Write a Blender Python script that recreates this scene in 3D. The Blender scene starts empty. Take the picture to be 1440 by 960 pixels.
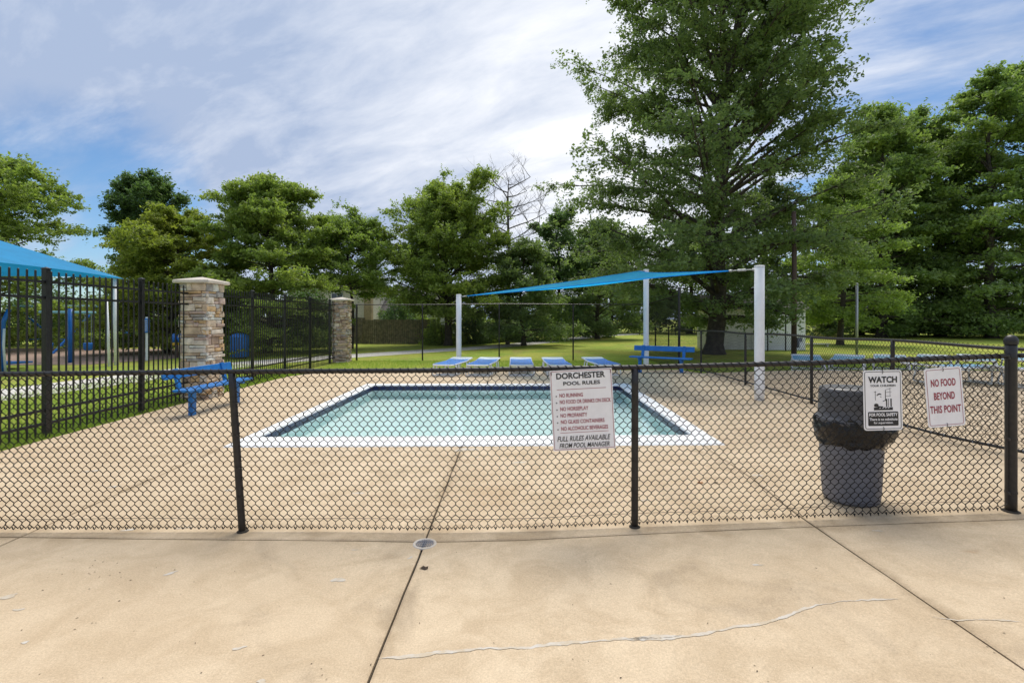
import bpy, math, random
import numpy as np
from mathutils import Vector, Matrix
random.seed(7)
S = bpy.context.scene
COL = S.collection
PI = math.pi
# ------------------------------------------------------------------ camera
CAMH, F, HOR = 1.64, 690.0, 449.0        # focal length and horizon in pixels of a 1440 wide frame
cam = bpy.data.cameras.new("camera"); camo = bpy.data.objects.new("camera", cam); COL.objects.link(camo)
camo.location = (0, 0, CAMH); camo.rotation_euler = (PI/2, 0, 0)
cam.sensor_width = 36; cam.lens = F/1440*36; cam.shift_y = -(480-HOR)/1440
cam.clip_start = 0.05; cam.clip_end = 3000
S.camera = camo
# ------------------------------------------------------------------ light
SUN_EL, SUN_AZ = math.radians(62), math.radians(14)      # azimuth from +Y towards +X
sd = bpy.data.lights.new("sun", 'SUN'); so = bpy.data.objects.new("sun", sd); COL.objects.link(so)
sd.energy = 2.6; sd.angle = math.radians(34); sd.color = (1.0, .94, .84)
dv = Vector((math.sin(SUN_AZ)*math.cos(SUN_EL), math.cos(SUN_AZ)*math.cos(SUN_EL), math.sin(SUN_EL)))
so.rotation_euler = dv.to_track_quat('Z', 'Y').to_euler()
S.view_settings.view_transform = 'Standard'; S.view_settings.look = 'None'
S.view_settings.exposure = 0.52; S.view_settings.gamma = 1.0
S.view_settings.use_curve_mapping = False

def px_dir(x, y):
    v = Vector(((x-720)/F, 1.0, (HOR-y)/F)); v.normalize(); return v

class NT:
    """small helper for building node trees"""
    def __init__(s, tree): s.t = tree; s.n = tree.nodes; s.l = tree.links
    def new(s, kind, **kw):
        nd = s.n.new(kind)
        for k, v in kw.items(): setattr(nd, k, v)
        return nd
    def link(s, a, b): s.l.new(a, b)
    def val(s, sock, v):
        if hasattr(v, 'links'): s.l.new(v, sock)
        else: sock.default_value = v
    def math(s, op, a, b=None, c=None, clamp=False):
        nd = s.new('ShaderNodeMath', operation=op); nd.use_clamp = clamp
        s.val(nd.inputs[0], a)
        if b is not None: s.val(nd.inputs[1], b)
        if c is not None: s.val(nd.inputs[2], c)
        return nd.outputs[0]
    def ramp(s, v, a, b, c=0.0, d=1.0, smooth=True):
        nd = s.new('ShaderNodeMapRange'); nd.clamp = True
        if smooth: nd.interpolation_type = 'SMOOTHSTEP'
        s.val(nd.inputs[0], v); nd.inputs[1].default_value = a; nd.inputs[2].default_value = b
        nd.inputs[3].default_value = c; nd.inputs[4].default_value = d
        return nd.outputs[0]
    def noise(s, vec, scale, detail=4, rough=.55, dist=0.0, color=False):
        nd = s.new('ShaderNodeTexNoise'); s.val(nd.inputs['Vector'], vec)
        nd.inputs['Scale'].default_value = scale; nd.inputs['Detail'].default_value = detail
        nd.inputs['Roughness'].default_value = rough; nd.inputs['Distortion'].default_value = dist
        return nd.outputs['Color' if color else 'Fac']
    def mix(s, f, a, b, mode='MIX'):
        nd = s.new('ShaderNodeMix', data_type='RGBA', blend_type=mode)
        s.val(nd.inputs[0], f)
        for sock, v in ((nd.inputs[6], a), (nd.inputs[7], b)):
            if hasattr(v, 'links'): s.l.new(v, sock)
            else: sock.default_value = (*v, 1) if len(v) == 3 else v
        return nd.outputs[2]
    def scalev(s, vec, v3):
        nd = s.new('ShaderNodeVectorMath', operation='MULTIPLY'); s.link(vec, nd.inputs[0]); nd.inputs[1].default_value = v3
        return nd.outputs[0]

# world: Nishita sky with procedural cloud cover laid out by direction
W = bpy.data.worlds.new("World"); S.world = W; W.use_nodes = True
w = NT(W.node_tree); w.n.clear()
sky = w.new('ShaderNodeTexSky'); sky.sky_type = 'NISHITA'; sky.sun_disc = False
sky.sun_elevation = SUN_EL; sky.sun_rotation = SUN_AZ; sky.air_density = 1.0; sky.dust_density = .1; sky.ozone_density = 2.5
tc = w.new('ShaderNodeTexCoord')
nrm = w.new('ShaderNodeVectorMath', operation='NORMALIZE'); w.link(tc.outputs['Generated'], nrm.inputs[0])
D = nrm.outputs[0]
sep = w.new('ShaderNodeSeparateXYZ'); w.link(D, sep.inputs[0])
dz = w.math('ADD', w.math('MAXIMUM', sep.outputs[2], 0.0), .22)
cv = w.new('ShaderNodeCombineXYZ')
w.link(w.math('DIVIDE', sep.outputs[0], dz), cv.inputs[0]); w.link(w.math('DIVIDE', sep.outputs[1], dz), cv.inputs[1])
CP = cv.outputs[0]
rot = w.new('ShaderNodeVectorRotate', rotation_type='Z_AXIS'); w.link(CP, rot.inputs[0]); rot.inputs['Angle'].default_value = math.radians(28)
CPs = w.scalev(rot.outputs[0], (.55, 1.25, 1))
def near(x, y, a, b):                       # 1 close to a direction, falling to 0
    d = w.new('ShaderNodeVectorMath', operation='DOT_PRODUCT'); w.link(D, d.inputs[0]); d.inputs[1].default_value = px_dir(x, y)
    return w.ramp(d.outputs['Value'], math.cos(math.radians(b)), math.cos(math.radians(a)))
n1 = w.noise(CPs, 1.5, 7, .58, .2)
n2 = w.noise(CPs, 4.2, 7, .62, .25)
n3 = w.noise(w.scalev(CPs, (.5, 1.4, 1)), .75, 4, .5, .3)
gap = w.math('MAXIMUM', w.math('MULTIPLY', near(90, 345, 4, 19), 1.15), w.math('MULTIPLY', near(1290, 180, 5, 23), 1.0))
gap = w.math('MAXIMUM', gap, w.math('MULTIPLY', near(-350, 260, 5, 26), .6))
cov = w.math('ADD', w.math('MULTIPLY', n1, 1.5), w.math('MULTIPLY', n2, .55))
cov = w.math('SUBTRACT', cov, w.math('MULTIPLY', gap, .95))
cov = w.ramp(cov, -.14, .46)
bright = w.math('ADD', w.math('MULTIPLY', near(880, 0, 2, 36), .58), w.math('MULTIPLY', w.math('SUBTRACT', n2, .5), 1.7))
bright = w.math('ADD', bright, w.math('MULTIPLY', w.math('SUBTRACT', n3, .5), 1.9))
bright = w.math('ADD', bright, w.math('MULTIPLY', near(835, 290, 1, 14), .45))
bright = w.ramp(bright, -.17, .95, smooth=False)
cc = w.mix(bright, (.30, .37, .51), (.72, .735, .77))
bg1 = w.new('ShaderNodeBackground'); w.link(w.mix(1.0, sky.outputs[0], (.80, .98, 1.12), 'MULTIPLY'), bg1.inputs[0]); bg1.inputs[1].default_value = .075
bg2 = w.new('ShaderNodeBackground'); w.link(cc, bg2.inputs[0]); bg2.inputs[1].default_value = 1.0
mx = w.new('ShaderNodeMixShader'); w.link(cov, mx.inputs[0]); w.link(bg1.outputs[0], mx.inputs[1]); w.link(bg2.outputs[0], mx.inputs[2])
wo = w.new('ShaderNodeOutputWorld'); w.link(mx.outputs[0], wo.inputs[0])

# ------------------------------------------------------------------ materials
MATS = {}
def mat(name, col, rough=.6, metal=0.0, spec=.5, var=0.0, vscale=8, bump=0.0, bscale=60, coord='Object', clear=0.0, col2=None):
    if name in MATS: return MATS[name]
    m = bpy.data.materials.new(name); m.use_nodes = True; t = NT(m.node_tree); t.n.clear()
    o = t.new('ShaderNodeOutputMaterial'); b = t.new('ShaderNodeBsdfPrincipled'); t.link(b.outputs[0], o.inputs[0])
    b.inputs['Roughness'].default_value = rough; b.inputs['Metallic'].default_value = metal
    b.inputs['Specular IOR Level'].default_value = spec; b.inputs['Coat Weight'].default_value = clear
    c = t.new('ShaderNodeTexCoord').outputs[coord]
    if var > 0:
        c2 = col2 or tuple(min(1, x*(1-var)) for x in col)
        f = t.ramp(t.noise(c, vscale, 5, .6), .32, .68)
        t.link(t.mix(f, col, c2), b.inputs['Base Color'])
        rr = t.ramp(t.noise(c, vscale*2.3, 3), .3, .7, max(.02, rough-.08), min(1, rough+.1)); t.link(rr, b.inputs['Roughness'])
    else: b.inputs['Base Color'].default_value = (*col, 1)
    if bump > 0:
        bp = t.new('ShaderNodeBump'); bp.inputs['Strength'].default_value = bump; bp.inputs['Distance'].default_value = .01
        t.link(t.noise(c, bscale, 4), bp.inputs['Height']); t.link(bp.outputs[0], b.inputs['Normal'])
    MATS[name] = m; return m

def near_pt(t, P, p, r):
    d = t.new('ShaderNodeVectorMath', operation='DISTANCE'); t.link(P, d.inputs[0]); d.inputs[1].default_value = p
    return t.ramp(d.outputs['Value'], 0, r, 1, 0)
def concrete(name, base, dark, light, speck=.35, stains=True):
    m = bpy.data.materials.new(name); m.use_nodes = True; t = NT(m.node_tree); t.n.clear()
    o = t.new('ShaderNodeOutputMaterial'); b = t.new('ShaderNodeBsdfPrincipled'); t.link(b.outputs[0], o.inputs[0])
    P = t.new('ShaderNodeNewGeometry').outputs['Position']
    big = t.ramp(t.noise(P, .55, 5, .6, .6), .3, .72)
    med = t.ramp(t.noise(P, 2.6, 5, .65, .8), .34, .7)
    c = t.mix(big, base, light)
    c = t.mix(t.math('MULTIPLY', med, .7), c, dark)
    fin = t.ramp(t.noise(P, 14, 5, .7, .4), .42, .66)
    c = t.mix(t.math('MULTIPLY', fin, .22), c, dark)
    if stains:
        st = t.ramp(t.noise(P, 1.1, 6, .6, 1.2), .54, .74)
        c = t.mix(t.math('MULTIPLY', st, .55), c, (.33, .25, .165))
        pale = t.ramp(t.noise(P, 5.2, 3, .6, .4), .70, .76)
        pm = t.ramp(t.noise(P, .8, 2, .5), .5, .62)
        c = t.mix(t.math('MULTIPLY', t.math('MULTIPLY', pale, pm), .55), c, (.62, .60, .56))
        rust = t.ramp(t.noise(P, 3.3, 3, .5, .2), .74, .80)
        c = t.mix(t.math('MULTIPLY', rust, .4), c, (.40, .22, .10))
    if stains:
        sp_ = t.new('ShaderNodeSeparateXYZ'); t.link(P, sp_.inputs[0]); gr = None
        wob = t.math('MULTIPLY', t.math('SUBTRACT', t.noise(P, 5, 4, .6), .5), .16)
        for axis, pos, wd in ((0, -.65, .10), (0, 2.29, .08), (1, 3.68, .14), (0, -3.72, .10), (1, 3.8, .22)):
            dd = t.math('ABSOLUTE', t.math('ADD', t.math('SUBTRACT', sp_.outputs[axis], pos), wob))
            f_ = t.ramp(dd, 0.0, wd, 1, 0); gr = f_ if gr is None else t.math('MAXIMUM', gr, f_)
        gr = t.math('MULTIPLY', gr, t.ramp(t.noise(P, 2.1, 4, .6), .38, .62))
        c = t.mix(t.math('MULTIPLY', gr, .55), c, (.30, .215, .125))
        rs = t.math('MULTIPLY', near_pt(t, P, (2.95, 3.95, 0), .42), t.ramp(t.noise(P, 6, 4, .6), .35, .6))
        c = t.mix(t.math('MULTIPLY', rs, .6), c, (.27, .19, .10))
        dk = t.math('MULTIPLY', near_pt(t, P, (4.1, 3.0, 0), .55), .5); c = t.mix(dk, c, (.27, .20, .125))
        dk = t.math('MULTIPLY', near_pt(t, P, (-.2, 4.6, 0), .55), .4); c = t.mix(dk, c, (.42, .28, .15))
    sp = t.noise(P, 95, 3, .7); sp2 = t.noise(P, 260, 2, .6)
    g = t.math('ADD', t.math('MULTIPLY', t.math('SUBTRACT', sp, .5), speck*2.2), t.math('MULTIPLY', t.math('SUBTRACT', sp2, .5), speck*1.6))
    g = t.math('ADD', g, 1.0)
    vm = t.new('ShaderNodeVectorMath', operation='SCALE'); t.link(c, vm.inputs[0]); t.link(g, vm.inputs['Scale'])
    t.link(vm.outputs[0], b.inputs['Base Color'])
    t.link(t.ramp(med, 0, 1, .62, .85), b.inputs['Roughness']); b.inputs['Specular IOR Level'].default_value = .35
    bp = t.new('ShaderNodeBump'); bp.inputs['Strength'].default_value = .5; bp.inputs['Distance'].default_value = .004
    t.link(t.noise(P, 120, 5, .7), bp.inputs['Height'])
    bp2 = t.new('ShaderNodeBump'); bp2.inputs['Strength'].default_value = .25; bp2.inputs['Distance'].default_value = .02
    t.link(t.noise(P, 6, 3, .5), bp2.inputs['Height']); t.link(bp.outputs[0], bp2.inputs['Normal'])
    t.link(bp2.outputs[0], b.inputs['Normal'])
    MATS[name] = m; return m

M_deck = concrete('deck_concrete', (.56, .432, .285), (.455, .342, .218), (.64, .508, .345), .36)
M_path = concrete('path_concrete', (.58, .55, .50), (.50, .47, .42), (.64, .61, .56), .2, False)
M_cope = concrete('white_coping', (.78, .78, .77), (.70, .70, .69), (.82, .82, .81), .10, False)
M_black = mat('black_vinyl', (.009, .008, .008), .42, var=.5, vscale=30, col2=(.022, .018, .016))
M_blackp = mat('black_powder_paint', (.010, .010, .011), .45, var=.4, vscale=9)
M_blue = mat('blue_paint', (.008, .13, .42), .42, var=.3, vscale=7, bump=.25, bscale=30, col2=(.014, .18, .50))
M_white = mat('white_paint', (.84, .85, .87), .38, var=.1, vscale=3)
M_wsign = mat('sign_white', (.89, .88, .90), .35, var=.06, vscale=12)
M_red = mat('sign_red', (.36, .03, .06), .5, var=.25, vscale=60)
M_ink = mat('sign_black', (.02, .02, .024), .5, var=.3, vscale=60)
M_navy = mat('navy_tile', (.012, .02, .085), .18, var=.45, vscale=5)
M_joint = mat('dark_joint', (.05, .04, .028), .95, var=.5, vscale=14, coord='Object')
M_bark = mat('bark', (.085, .07, .055), .95, var=.55, vscale=5, bump=.9, bscale=14)
M_barkg = mat('dead_bark', (.14, .12, .11), .9, var=.4, vscale=5)
M_steel = mat('galvanised_steel', (.42, .44, .46), .45, .7, var=.2, vscale=20)
M_brownp = mat('brown_pole', (.085, .05, .04), .6, var=.35, vscale=6)
M_wood = mat('weathered_board', (.27, .22, .16), .9, var=.5, vscale=6, bump=.5, bscale=40, col2=(.12, .11, .075))
M_cap = concrete('capstone', (.60, .54, .46), (.48, .41, .34), (.66, .61, .54), .15, False)
M_grout = mat('mortar', (.16, .13, .10), .95, var=.4, vscale=30)
M_greyp = mat('grey_plastic', (.17, .18, .215), .5, var=.18, vscale=5, bump=.08, bscale=150)
M_lidp = mat('lid_plastic', (.12, .118, .125), .42, var=.35, vscale=7)
M_bag = mat('bin_liner_film', (.010, .010, .012), .16, var=.4, vscale=8, bump=1.0, bscale=34)
M_lframe = mat('lounger_white', (.80, .80, .78), .4, var=.08, vscale=6)
M_lblue = mat('lounger_blue', (.015, .20, .68), .6, var=.35, vscale=5)
M_lpale = mat('lounger_pale', (.66, .76, .86), .6, var=.2, vscale=5)
M_teal = mat('lounger_teal', (.02, .24, .46), .55, var=.35, vscale=7, col2=(.06, .36, .58))
M_mulch = mat('mulch', (.34, .24, .19), 1.0, var=.5, vscale=3.5, bump=1.0, bscale=25, col2=(.25, .17, .13))
M_cream = mat('cream_siding', (.62, .58, .48), .8, var=.1, vscale=2)
M_tan = mat('tan_boards', (.42, .32, .19), .85, var=.3, vscale=3)
M_grey = mat('grey_siding', (.48, .50, .55), .8, var=.1, vscale=2)
M_brick = mat('brick_red', (.20, .075, .055), .9, var=.4, vscale=9)
M_roof = mat('roof_shingle', (.13, .12, .115), .9, var=.4, vscale=6)
M_glass = mat('window_glass', (.05, .06, .07), .08, spec=.8)
M_shed = mat('shed_siding', (.76, .74, .68), .75, var=.12, vscale=2.5)
M_mesh = mat('fence_wire', (.007, .006, .006), .5, spec=.3)
M_patch = mat('crack_sealant', (.56, .52, .46), .8, var=.45, vscale=14, bump=.4, bscale=50, col2=(.50, .41, .29))
M_pool = mat('pool_plaster', (.60, .76, .77), .7, var=.10, vscale=1.2, col2=(.66, .81, .82))

def stone_mat(name, c):
    return mat(name, c, .9, var=.35, vscale=7, bump=.8, bscale=26)
STONES = [stone_mat('stone_%s' % n, c) for n, c in (
    ('buff', (0.69, 0.55, 0.40)), ('cream', (0.78, 0.69, 0.57)), ('sand', (0.64, 0.49, 0.34)), ('grey', (0.46, 0.43, 0.40)),
    ('brown', (0.41, 0.30, 0.22)), ('rose', (0.62, 0.47, 0.39)), ('pale', (0.80, 0.79, 0.71)), ('ochre', (0.67, 0.46, 0.24)))]

def water_mat():
    m = bpy.data.materials.new('pool_water'); m.use_nodes = True; t = NT(m.node_tree); t.n.clear()
    o = t.new('ShaderNodeOutputMaterial'); P = t.new('ShaderNodeNewGeometry').outputs['Position']
    tr = t.new('ShaderNodeBsdfTransparent'); tr.inputs[0].default_value = (.96, .995, .99, 1)
    gl = t.new('ShaderNodeBsdfGlossy'); gl.inputs['Roughness'].default_value = .02
    fr = t.new('ShaderNodeFresnel'); fr.inputs[0].default_value = 1.33
    bp = t.new('ShaderNodeBump'); bp.inputs['Strength'].default_value = .3; bp.inputs['Distance'].default_value = .03
    t.link(t.noise(P, 2.2, 3, .5, .5), bp.inputs['Height'])
    t.link(bp.outputs[0], gl.inputs['Normal']); t.link(bp.outputs[0], fr.inputs['Normal'])
    mx = t.new('ShaderNodeMixShader'); t.link(fr.outputs[0], mx.inputs[0]); t.link(tr.outputs[0], mx.inputs[1]); t.link(gl.outputs[0], mx.inputs[2])
    t.link(mx.outputs[0], o.inputs[0]); return m
M_water = water_mat()

def fabric(name, col, trans=.5):
    m = bpy.data.materials.new(name); m.use_nodes = True; t = NT(m.node_tree); t.n.clear()
    o = t.new('ShaderNodeOutputMaterial'); b = t.new('ShaderNodeBsdfPrincipled'); b.inputs['Roughness'].default_value = .8
    c = t.new('ShaderNodeTexCoord').outputs['Object']
    cc = t.mix(t.ramp(t.noise(c, 1.6, 4), .3, .7), col, tuple(x*.86 for x in col))
    t.link(cc, b.inputs['Base Color'])
    tr = t.new('ShaderNodeBsdfTranslucent'); t.link(cc, tr.inputs[0])
    mx = t.new('ShaderNodeMixShader'); mx.inputs[0].default_value = trans
    t.link(b.outputs[0], mx.inputs[1]); t.link(tr.outputs[0], mx.inputs[2]); t.link(mx.outputs[0], o.inputs[0]); return m
M_sail = fabric('sail_cloth', (.02, .50, .92), .66)
M_canopy = fabric('canopy_cloth', (.01, .29, .62), .3)

def leafmat(name, a, b_, hi, trans=.5):
    m = bpy.data.materials.new(name); m.use_nodes = True; t = NT(m.node_tree); t.n.clear()
    o = t.new('ShaderNodeOutputMaterial')
    at = t.new('ShaderNodeAttribute'); at.attribute_name = 'tone'
    c = t.new('ShaderNodeTexCoord').outputs['Object']
    col = t.mix(at.outputs['Fac'], a, b_)
    col = t.mix(t.ramp(t.noise(c, .55, 3, .6), .45, .75), col, hi)
    b = t.new('ShaderNodeBsdfPrincipled'); b.inputs['Roughness'].default_value = .5; b.inputs['Specular IOR Level'].default_value = .35
    t.link(col, b.inputs['Base Color'])
    tr = t.new('ShaderNodeBsdfTranslucent'); t.link(t.mix(1.0, col, (1.25, 1.35, .7), 'MULTIPLY'), tr.inputs[0])
    mx = t.new('ShaderNodeMixShader'); mx.inputs[0].default_value = trans
    t.link(b.outputs[0], mx.inputs[1]); t.link(tr.outputs[0], mx.inputs[2]); t.link(mx.outputs[0], o.inputs[0])
    MATS[name] = m; return m
L_oak = leafmat('oak_leaves', (0.128, 0.187, 0.075), (0.209, 0.276, 0.113), (0.194, 0.269, 0.113))
L_yel = leafmat('yellow_green_leaves', (0.196, 0.253, 0.046), (0.310, 0.356, 0.069), (0.345, 0.368, 0.081))
L_mid = leafmat('mid_green_leaves', (0.175, 0.241, 0.065), (0.291, 0.379, 0.095), (0.349, 0.408, 0.110))
L_light = leafmat('fresh_green_leaves', (0.172, 0.253, 0.069), (0.276, 0.368, 0.103), (0.276, 0.368, 0.103))
L_dark = leafmat('dark_green_leaves', (0.077, 0.139, 0.062), (0.139, 0.216, 0.085), (0.154, 0.231, 0.085))
L_wood = leafmat('woodland_leaves', (0.061, 0.095, 0.034), (0.129, 0.182, 0.069), (0.129, 0.172, 0.069), .25)
L_right = leafmat('tall_tree_leaves', (0.138, 0.212, 0.074), (0.259, 0.352, 0.120), (0.296, 0.368, 0.130))
L_grass = leafmat('grass_blades', (.20, .31, .045), (.32, .42, .07), (.34, .42, .08), .4)

def lawn_mat():
    m = bpy.data.materials.new('lawn_grass'); m.use_nodes = True; t = NT(m.node_tree); t.n.clear()
    o = t.new('ShaderNodeOutputMaterial'); b = t.new('ShaderNodeBsdfPrincipled'); t.link(b.outputs[0], o.inputs[0])
    P = t.new('ShaderNodeNewGeometry').outputs['Position']
    Ps = t.scalev(P, (1, .35, 1))
    c = t.mix(t.ramp(t.noise(P, .35, 5, .6, .5), .35, .65), (.25, .345, .05), (.40, .42, .075))
    c = t.mix(t.math('MULTIPLY', t.ramp(t.noise(Ps, .9, 5, .65, .8), .52, .68), .75), c, (.34, .27, .10))
    c = t.mix(t.math('MULTIPLY', t.ramp(t.noise(P, 2.4, 4, .6), .55, .7), .5), c, (.14, .22, .035))
    f = t.math('ADD', .65, t.math('MULTIPLY', t.noise(P, 28, 4, .75), .7))
    vm = t.new('ShaderNodeVectorMath', operation='SCALE'); t.link(c, vm.inputs[0]); t.link(f, vm.inputs['Scale'])
    t.link(vm.outputs[0], b.inputs['Base Color']); b.inputs['Roughness'].default_value = .9; b.inputs['Specular IOR Level'].default_value = .15
    bp = t.new('ShaderNodeBump'); bp.inputs['Strength'].default_value = .9; bp.inputs['Distance'].default_value = .05
    t.link(t.noise(P, 18, 5, .8), bp.inputs['Height']); t.link(bp.outputs[0], b.inputs['Normal'])
    return m
M_lawn = lawn_mat()

# ------------------------------------------------------------------ helpers
class MB:
    def __init__(s): s.v = []; s.f = []; s.m = []; s.mi = 0
    def add(s, vs, fs):
        o = len(s.v); s.v.extend([tuple(p) for p in vs]); s.f.extend([tuple(i+o for i in f) for f in fs]); s.m.extend([s.mi]*len(fs))
    def box(s, a, b, R=None, c=None):
        x0, y0, z0 = a; x1, y1, z1 = b
        vs = [Vector(p) for p in ((x0,y0,z0),(x1,y0,z0),(x1,y1,z0),(x0,y1,z0),(x0,y0,z1),(x1,y0,z1),(x1,y1,z1),(x0,y1,z1))]
        if R is not None:
            c = Vector(c) if c is not None else Vector((0, 0, 0)); vs = [R @ (p-c) + c for p in vs]
        s.add(vs, [(0,3,2,1),(4,5,6,7),(0,1,5,4),(1,2,6,5),(2,3,7,6),(3,0,4,7)])
    def bbox(s, a, b, e=.006):      # box with chamfered vertical and top edges
        x0, y0, z0 = a; x1, y1, z1 = b
        def ring(i, z): return [(x0+i+e, y0+i, z), (x1-i-e, y0+i, z), (x1-i, y0+i+e, z), (x1-i, y1-i-e, z), (x1-i-e, y1-i, z), (x0+i+e, y1-i, z), (x0+i, y1-i-e, z), (x0+i, y0+i+e, z)]
        rs = [ring(e, z0), ring(0, z0+e), ring(0, z1-e), ring(e, z1)]
        vs = sum(rs, []); fs = [tuple(range(7, -1, -1)), tuple(range(24, 32))]
        for k in range(3):
            for i in range(8): j = (i+1) % 8; fs.append((k*8+i, k*8+j, k*8+8+j, k*8+8+i))
        s.add(vs, fs)
    def tube(s, pts, r, n=8, cap=True, closed=False):
        pts = [Vector(p) for p in pts]; m = len(pts)
        rr = r if isinstance(r, (list, tuple)) else [r]*m
        up = Vector((0, 0, 1)); vs = []; prev = None
        for i, p in enumerate(pts):
            if closed: t = pts[(i+1) % m]-pts[i-1]
            else: t = pts[min(i+1, m-1)]-pts[max(i-1, 0)]
            if t.length < 1e-9: t = Vector((0, 0, 1))
            t.normalize()
            if prev is None:
                a = t.cross(up) if abs(t.z) < .95 else t.cross(Vector((0, 1, 0)))
            else: a = prev - t*prev.dot(t)
            if a.length < 1e-6: a = t.cross(Vector((1, 0, 0)))
            a.normalize(); b = t.cross(a); prev = a
            for k in range(n):
                q = 2*PI*(k+.5)/n; vs.append(p+(a*math.cos(q)+b*math.sin(q))*rr[i])
        fs = []
        for i in range(m if closed else m-1):
            i2 = (i+1) % m
            for k in range(n): k2 = (k+1) % n; fs.append((i*n+k, i*n+k2, i2*n+k2, i2*n+k))
        if cap and not closed:
            fs.append(tuple(range(n-1, -1, -1))); fs.append(tuple((m-1)*n+k for k in range(n)))
        s.add(vs, fs)
    def lathe(s, prof, n=32, c=(0, 0), wob=None):
        vs = []
        for j, (r, z) in enumerate(prof):
            for k in range(n):
                q = 2*PI*k/n; rr, zz = (r, z) if wob is None else wob(r, z, q, j)
                vs.append((c[0]+rr*math.cos(q), c[1]+rr*math.sin(q), zz))
        fs = []
        for j in range(len(prof)-1):
            for k in range(n): k2 = (k+1) % n; fs.append((j*n+k, j*n+k2, (j+1)*n+k2, (j+1)*n+k))
        s.add(vs, fs)
    def build(s, name, m, parent=None, smooth=False, mats=None, kind=None):
        me = bpy.data.meshes.new(name); me.from_pydata(s.v, [], s.f)
        for q in (mats or [m]): me.materials.append(q)
        if mats: me.polygons.foreach_set('material_index', s.m)
        if smooth: me.polygons.foreach_set('use_smooth', [True]*len(me.polygons))
        me.update(); o = bpy.data.objects.new(name, me); COL.objects.link(o)
        if parent: o.parent = parent
        if kind: o['kind'] = kind
        return o
def tag(o, label=None, cat=None, group=None, kind=None):
    if label: o['label'] = label
    if cat: o['category'] = cat
    if group: o['group'] = group
    if kind: o['kind'] = kind
    return o
def thing(name, loc, label, cat, group=None, rz=0.0):
    o = bpy.data.objects.new(name, None); COL.objects.link(o); o.location = loc; o.rotation_euler = (0, 0, rz)
    o.empty_display_size = .2
    return tag(o, label, cat, group)
def setting(name):
    o = bpy.data.objects.new(name, None); COL.objects.link(o); o['kind'] = 'structure'; return o
KIDS = {}
def copy_tree(o, kids):
    c = o.copy(); COL.objects.link(c)
    for ch, sub in kids:
        k = ch.copy(); COL.objects.link(k); k.parent = c
        for g in sub: q = g.copy(); COL.objects.link(q); q.parent = k
    return c
def kids_of(o):
    al = [x for x in COL.objects]
    return [(c, [g for g in al if g.parent == c]) for c in al if c.parent == o]
def sstep(a, b, x):
    t = max(0, min(1, (x-a)/(b-a))); return t*t*(3-2*t)
def gz(x, y):
    """height of the concrete deck: it climbs gently to the right and dips at the drain"""
    a = .037*max(0, min(x, 8)-.1)
    b = .12*sstep(3.0, 5.3, x)+.037*max(0, min(x, 8)-5.4)
    k = sstep(4.6, 6.4, y)
    z = a*(1-k)+b*k
    z *= 1-sstep(13.2, 16.5, y)*.9
    z -= .012*math.exp(-((x+.64)**2+(y-3.62)**2)/.25)
    return z
def mesh_np(name, V, NQ, m, parent=None, tone=None, n=4, kind=None):
    me = bpy.data.meshes.new(name); V = np.ascontiguousarray(V, dtype=np.float32).reshape(-1, 3)
    me.vertices.add(len(V)); me.vertices.foreach_set('co', V.ravel())
    me.loops.add(NQ*n); me.loops.foreach_set('vertex_index', np.arange(NQ*n, dtype=np.int32))
    me.polygons.add(NQ); me.polygons.foreach_set('loop_start', np.arange(0, NQ*n, n, dtype=np.int32))
    if tone is not None:
        at = me.attributes.new('tone', 'FLOAT', 'POINT'); at.data.foreach_set('value', np.repeat(tone, n).astype(np.float32))
    me.materials.append(m); me.update(calc_edges=True)
    o = bpy.data.objects.new(name, me); COL.objects.link(o)
    if parent: o.parent = parent
    if kind: o['kind'] = kind
    return o
def leaves(name, C, size, m, parent, rng, up=.8, kind=None, aspect=.55):
    N = len(C)
    n = rng.normal(size=(N, 3)); n[:, 2] = np.abs(n[:, 2])+up; n /= np.linalg.norm(n, axis=1)[:, None]
    t = np.cross(n, rng.normal(size=(N, 3))); t /= np.linalg.norm(t, axis=1)[:, None]; b = np.cross(n, t)
    sz = size*rng.uniform(.65, 1.35, N)[:, None]
    V = np.stack([C-t*sz*.5, C+b*sz*.5*aspect+n*sz*.06, C+t*sz*.5, C-b*sz*.5*aspect+n*sz*.06], 1)
    return mesh_np(name, V, N, m, parent, rng.random(N), kind=kind)

# ------------------------------------------------------------------ ground, path, mulch
def sheet(name, poly, z, m, kind='structure'):
    b = MB(); b.add([(x, y, z) for x, y in poly], [tuple(range(len(poly)))]); return b.build(name, m, kind=kind)
def lawn_z(x, y): return -.03
g = MB()
PXh = [-7.0, -3.3, 2.4]
# lawn sheet with an opening under the pool and deck (the deck bed fills it)
R_ = 2500
outer = [(-R_, -R_), (R_, -R_), (R_, R_), (-R_, R_)]
inn = [(-6.2, -6), (20, -6), (20, 14), (5.3, 14), (5.3, 15.6), (-6.2, 15.6)]
g.add([(x, y, -.03) for x, y in [(-R_, -R_), (R_, -R_), (R_, -6), (-R_, -6)]], [(0, 1, 2, 3)])
g.add([(x, y, -.03) for x, y in [(-R_, -6), (-6.2, -6), (-6.2, 15.6), (-R_, 15.6)]], [(0, 1, 2, 3)])
g.add([(x, y, -.03) for x, y in [(20, -6), (R_, -6), (R_, 15.6), (20, 15.6)]], [(0, 1, 2, 3)])
g.add([(x, y, -.03) for x, y in [(5.3, 14), (20, 14), (20, 15.6), (5.3, 15.6)]], [(0, 1, 2, 3)])
g.add([(x, y, -.03) for x, y in [(-R_, 15.6), (R_, 15.6), (R_, R_), (-R_, R_)]], [(0, 1, 2, 3)])
lawn = g.build('ground', M_lawn, kind='structure')
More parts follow.
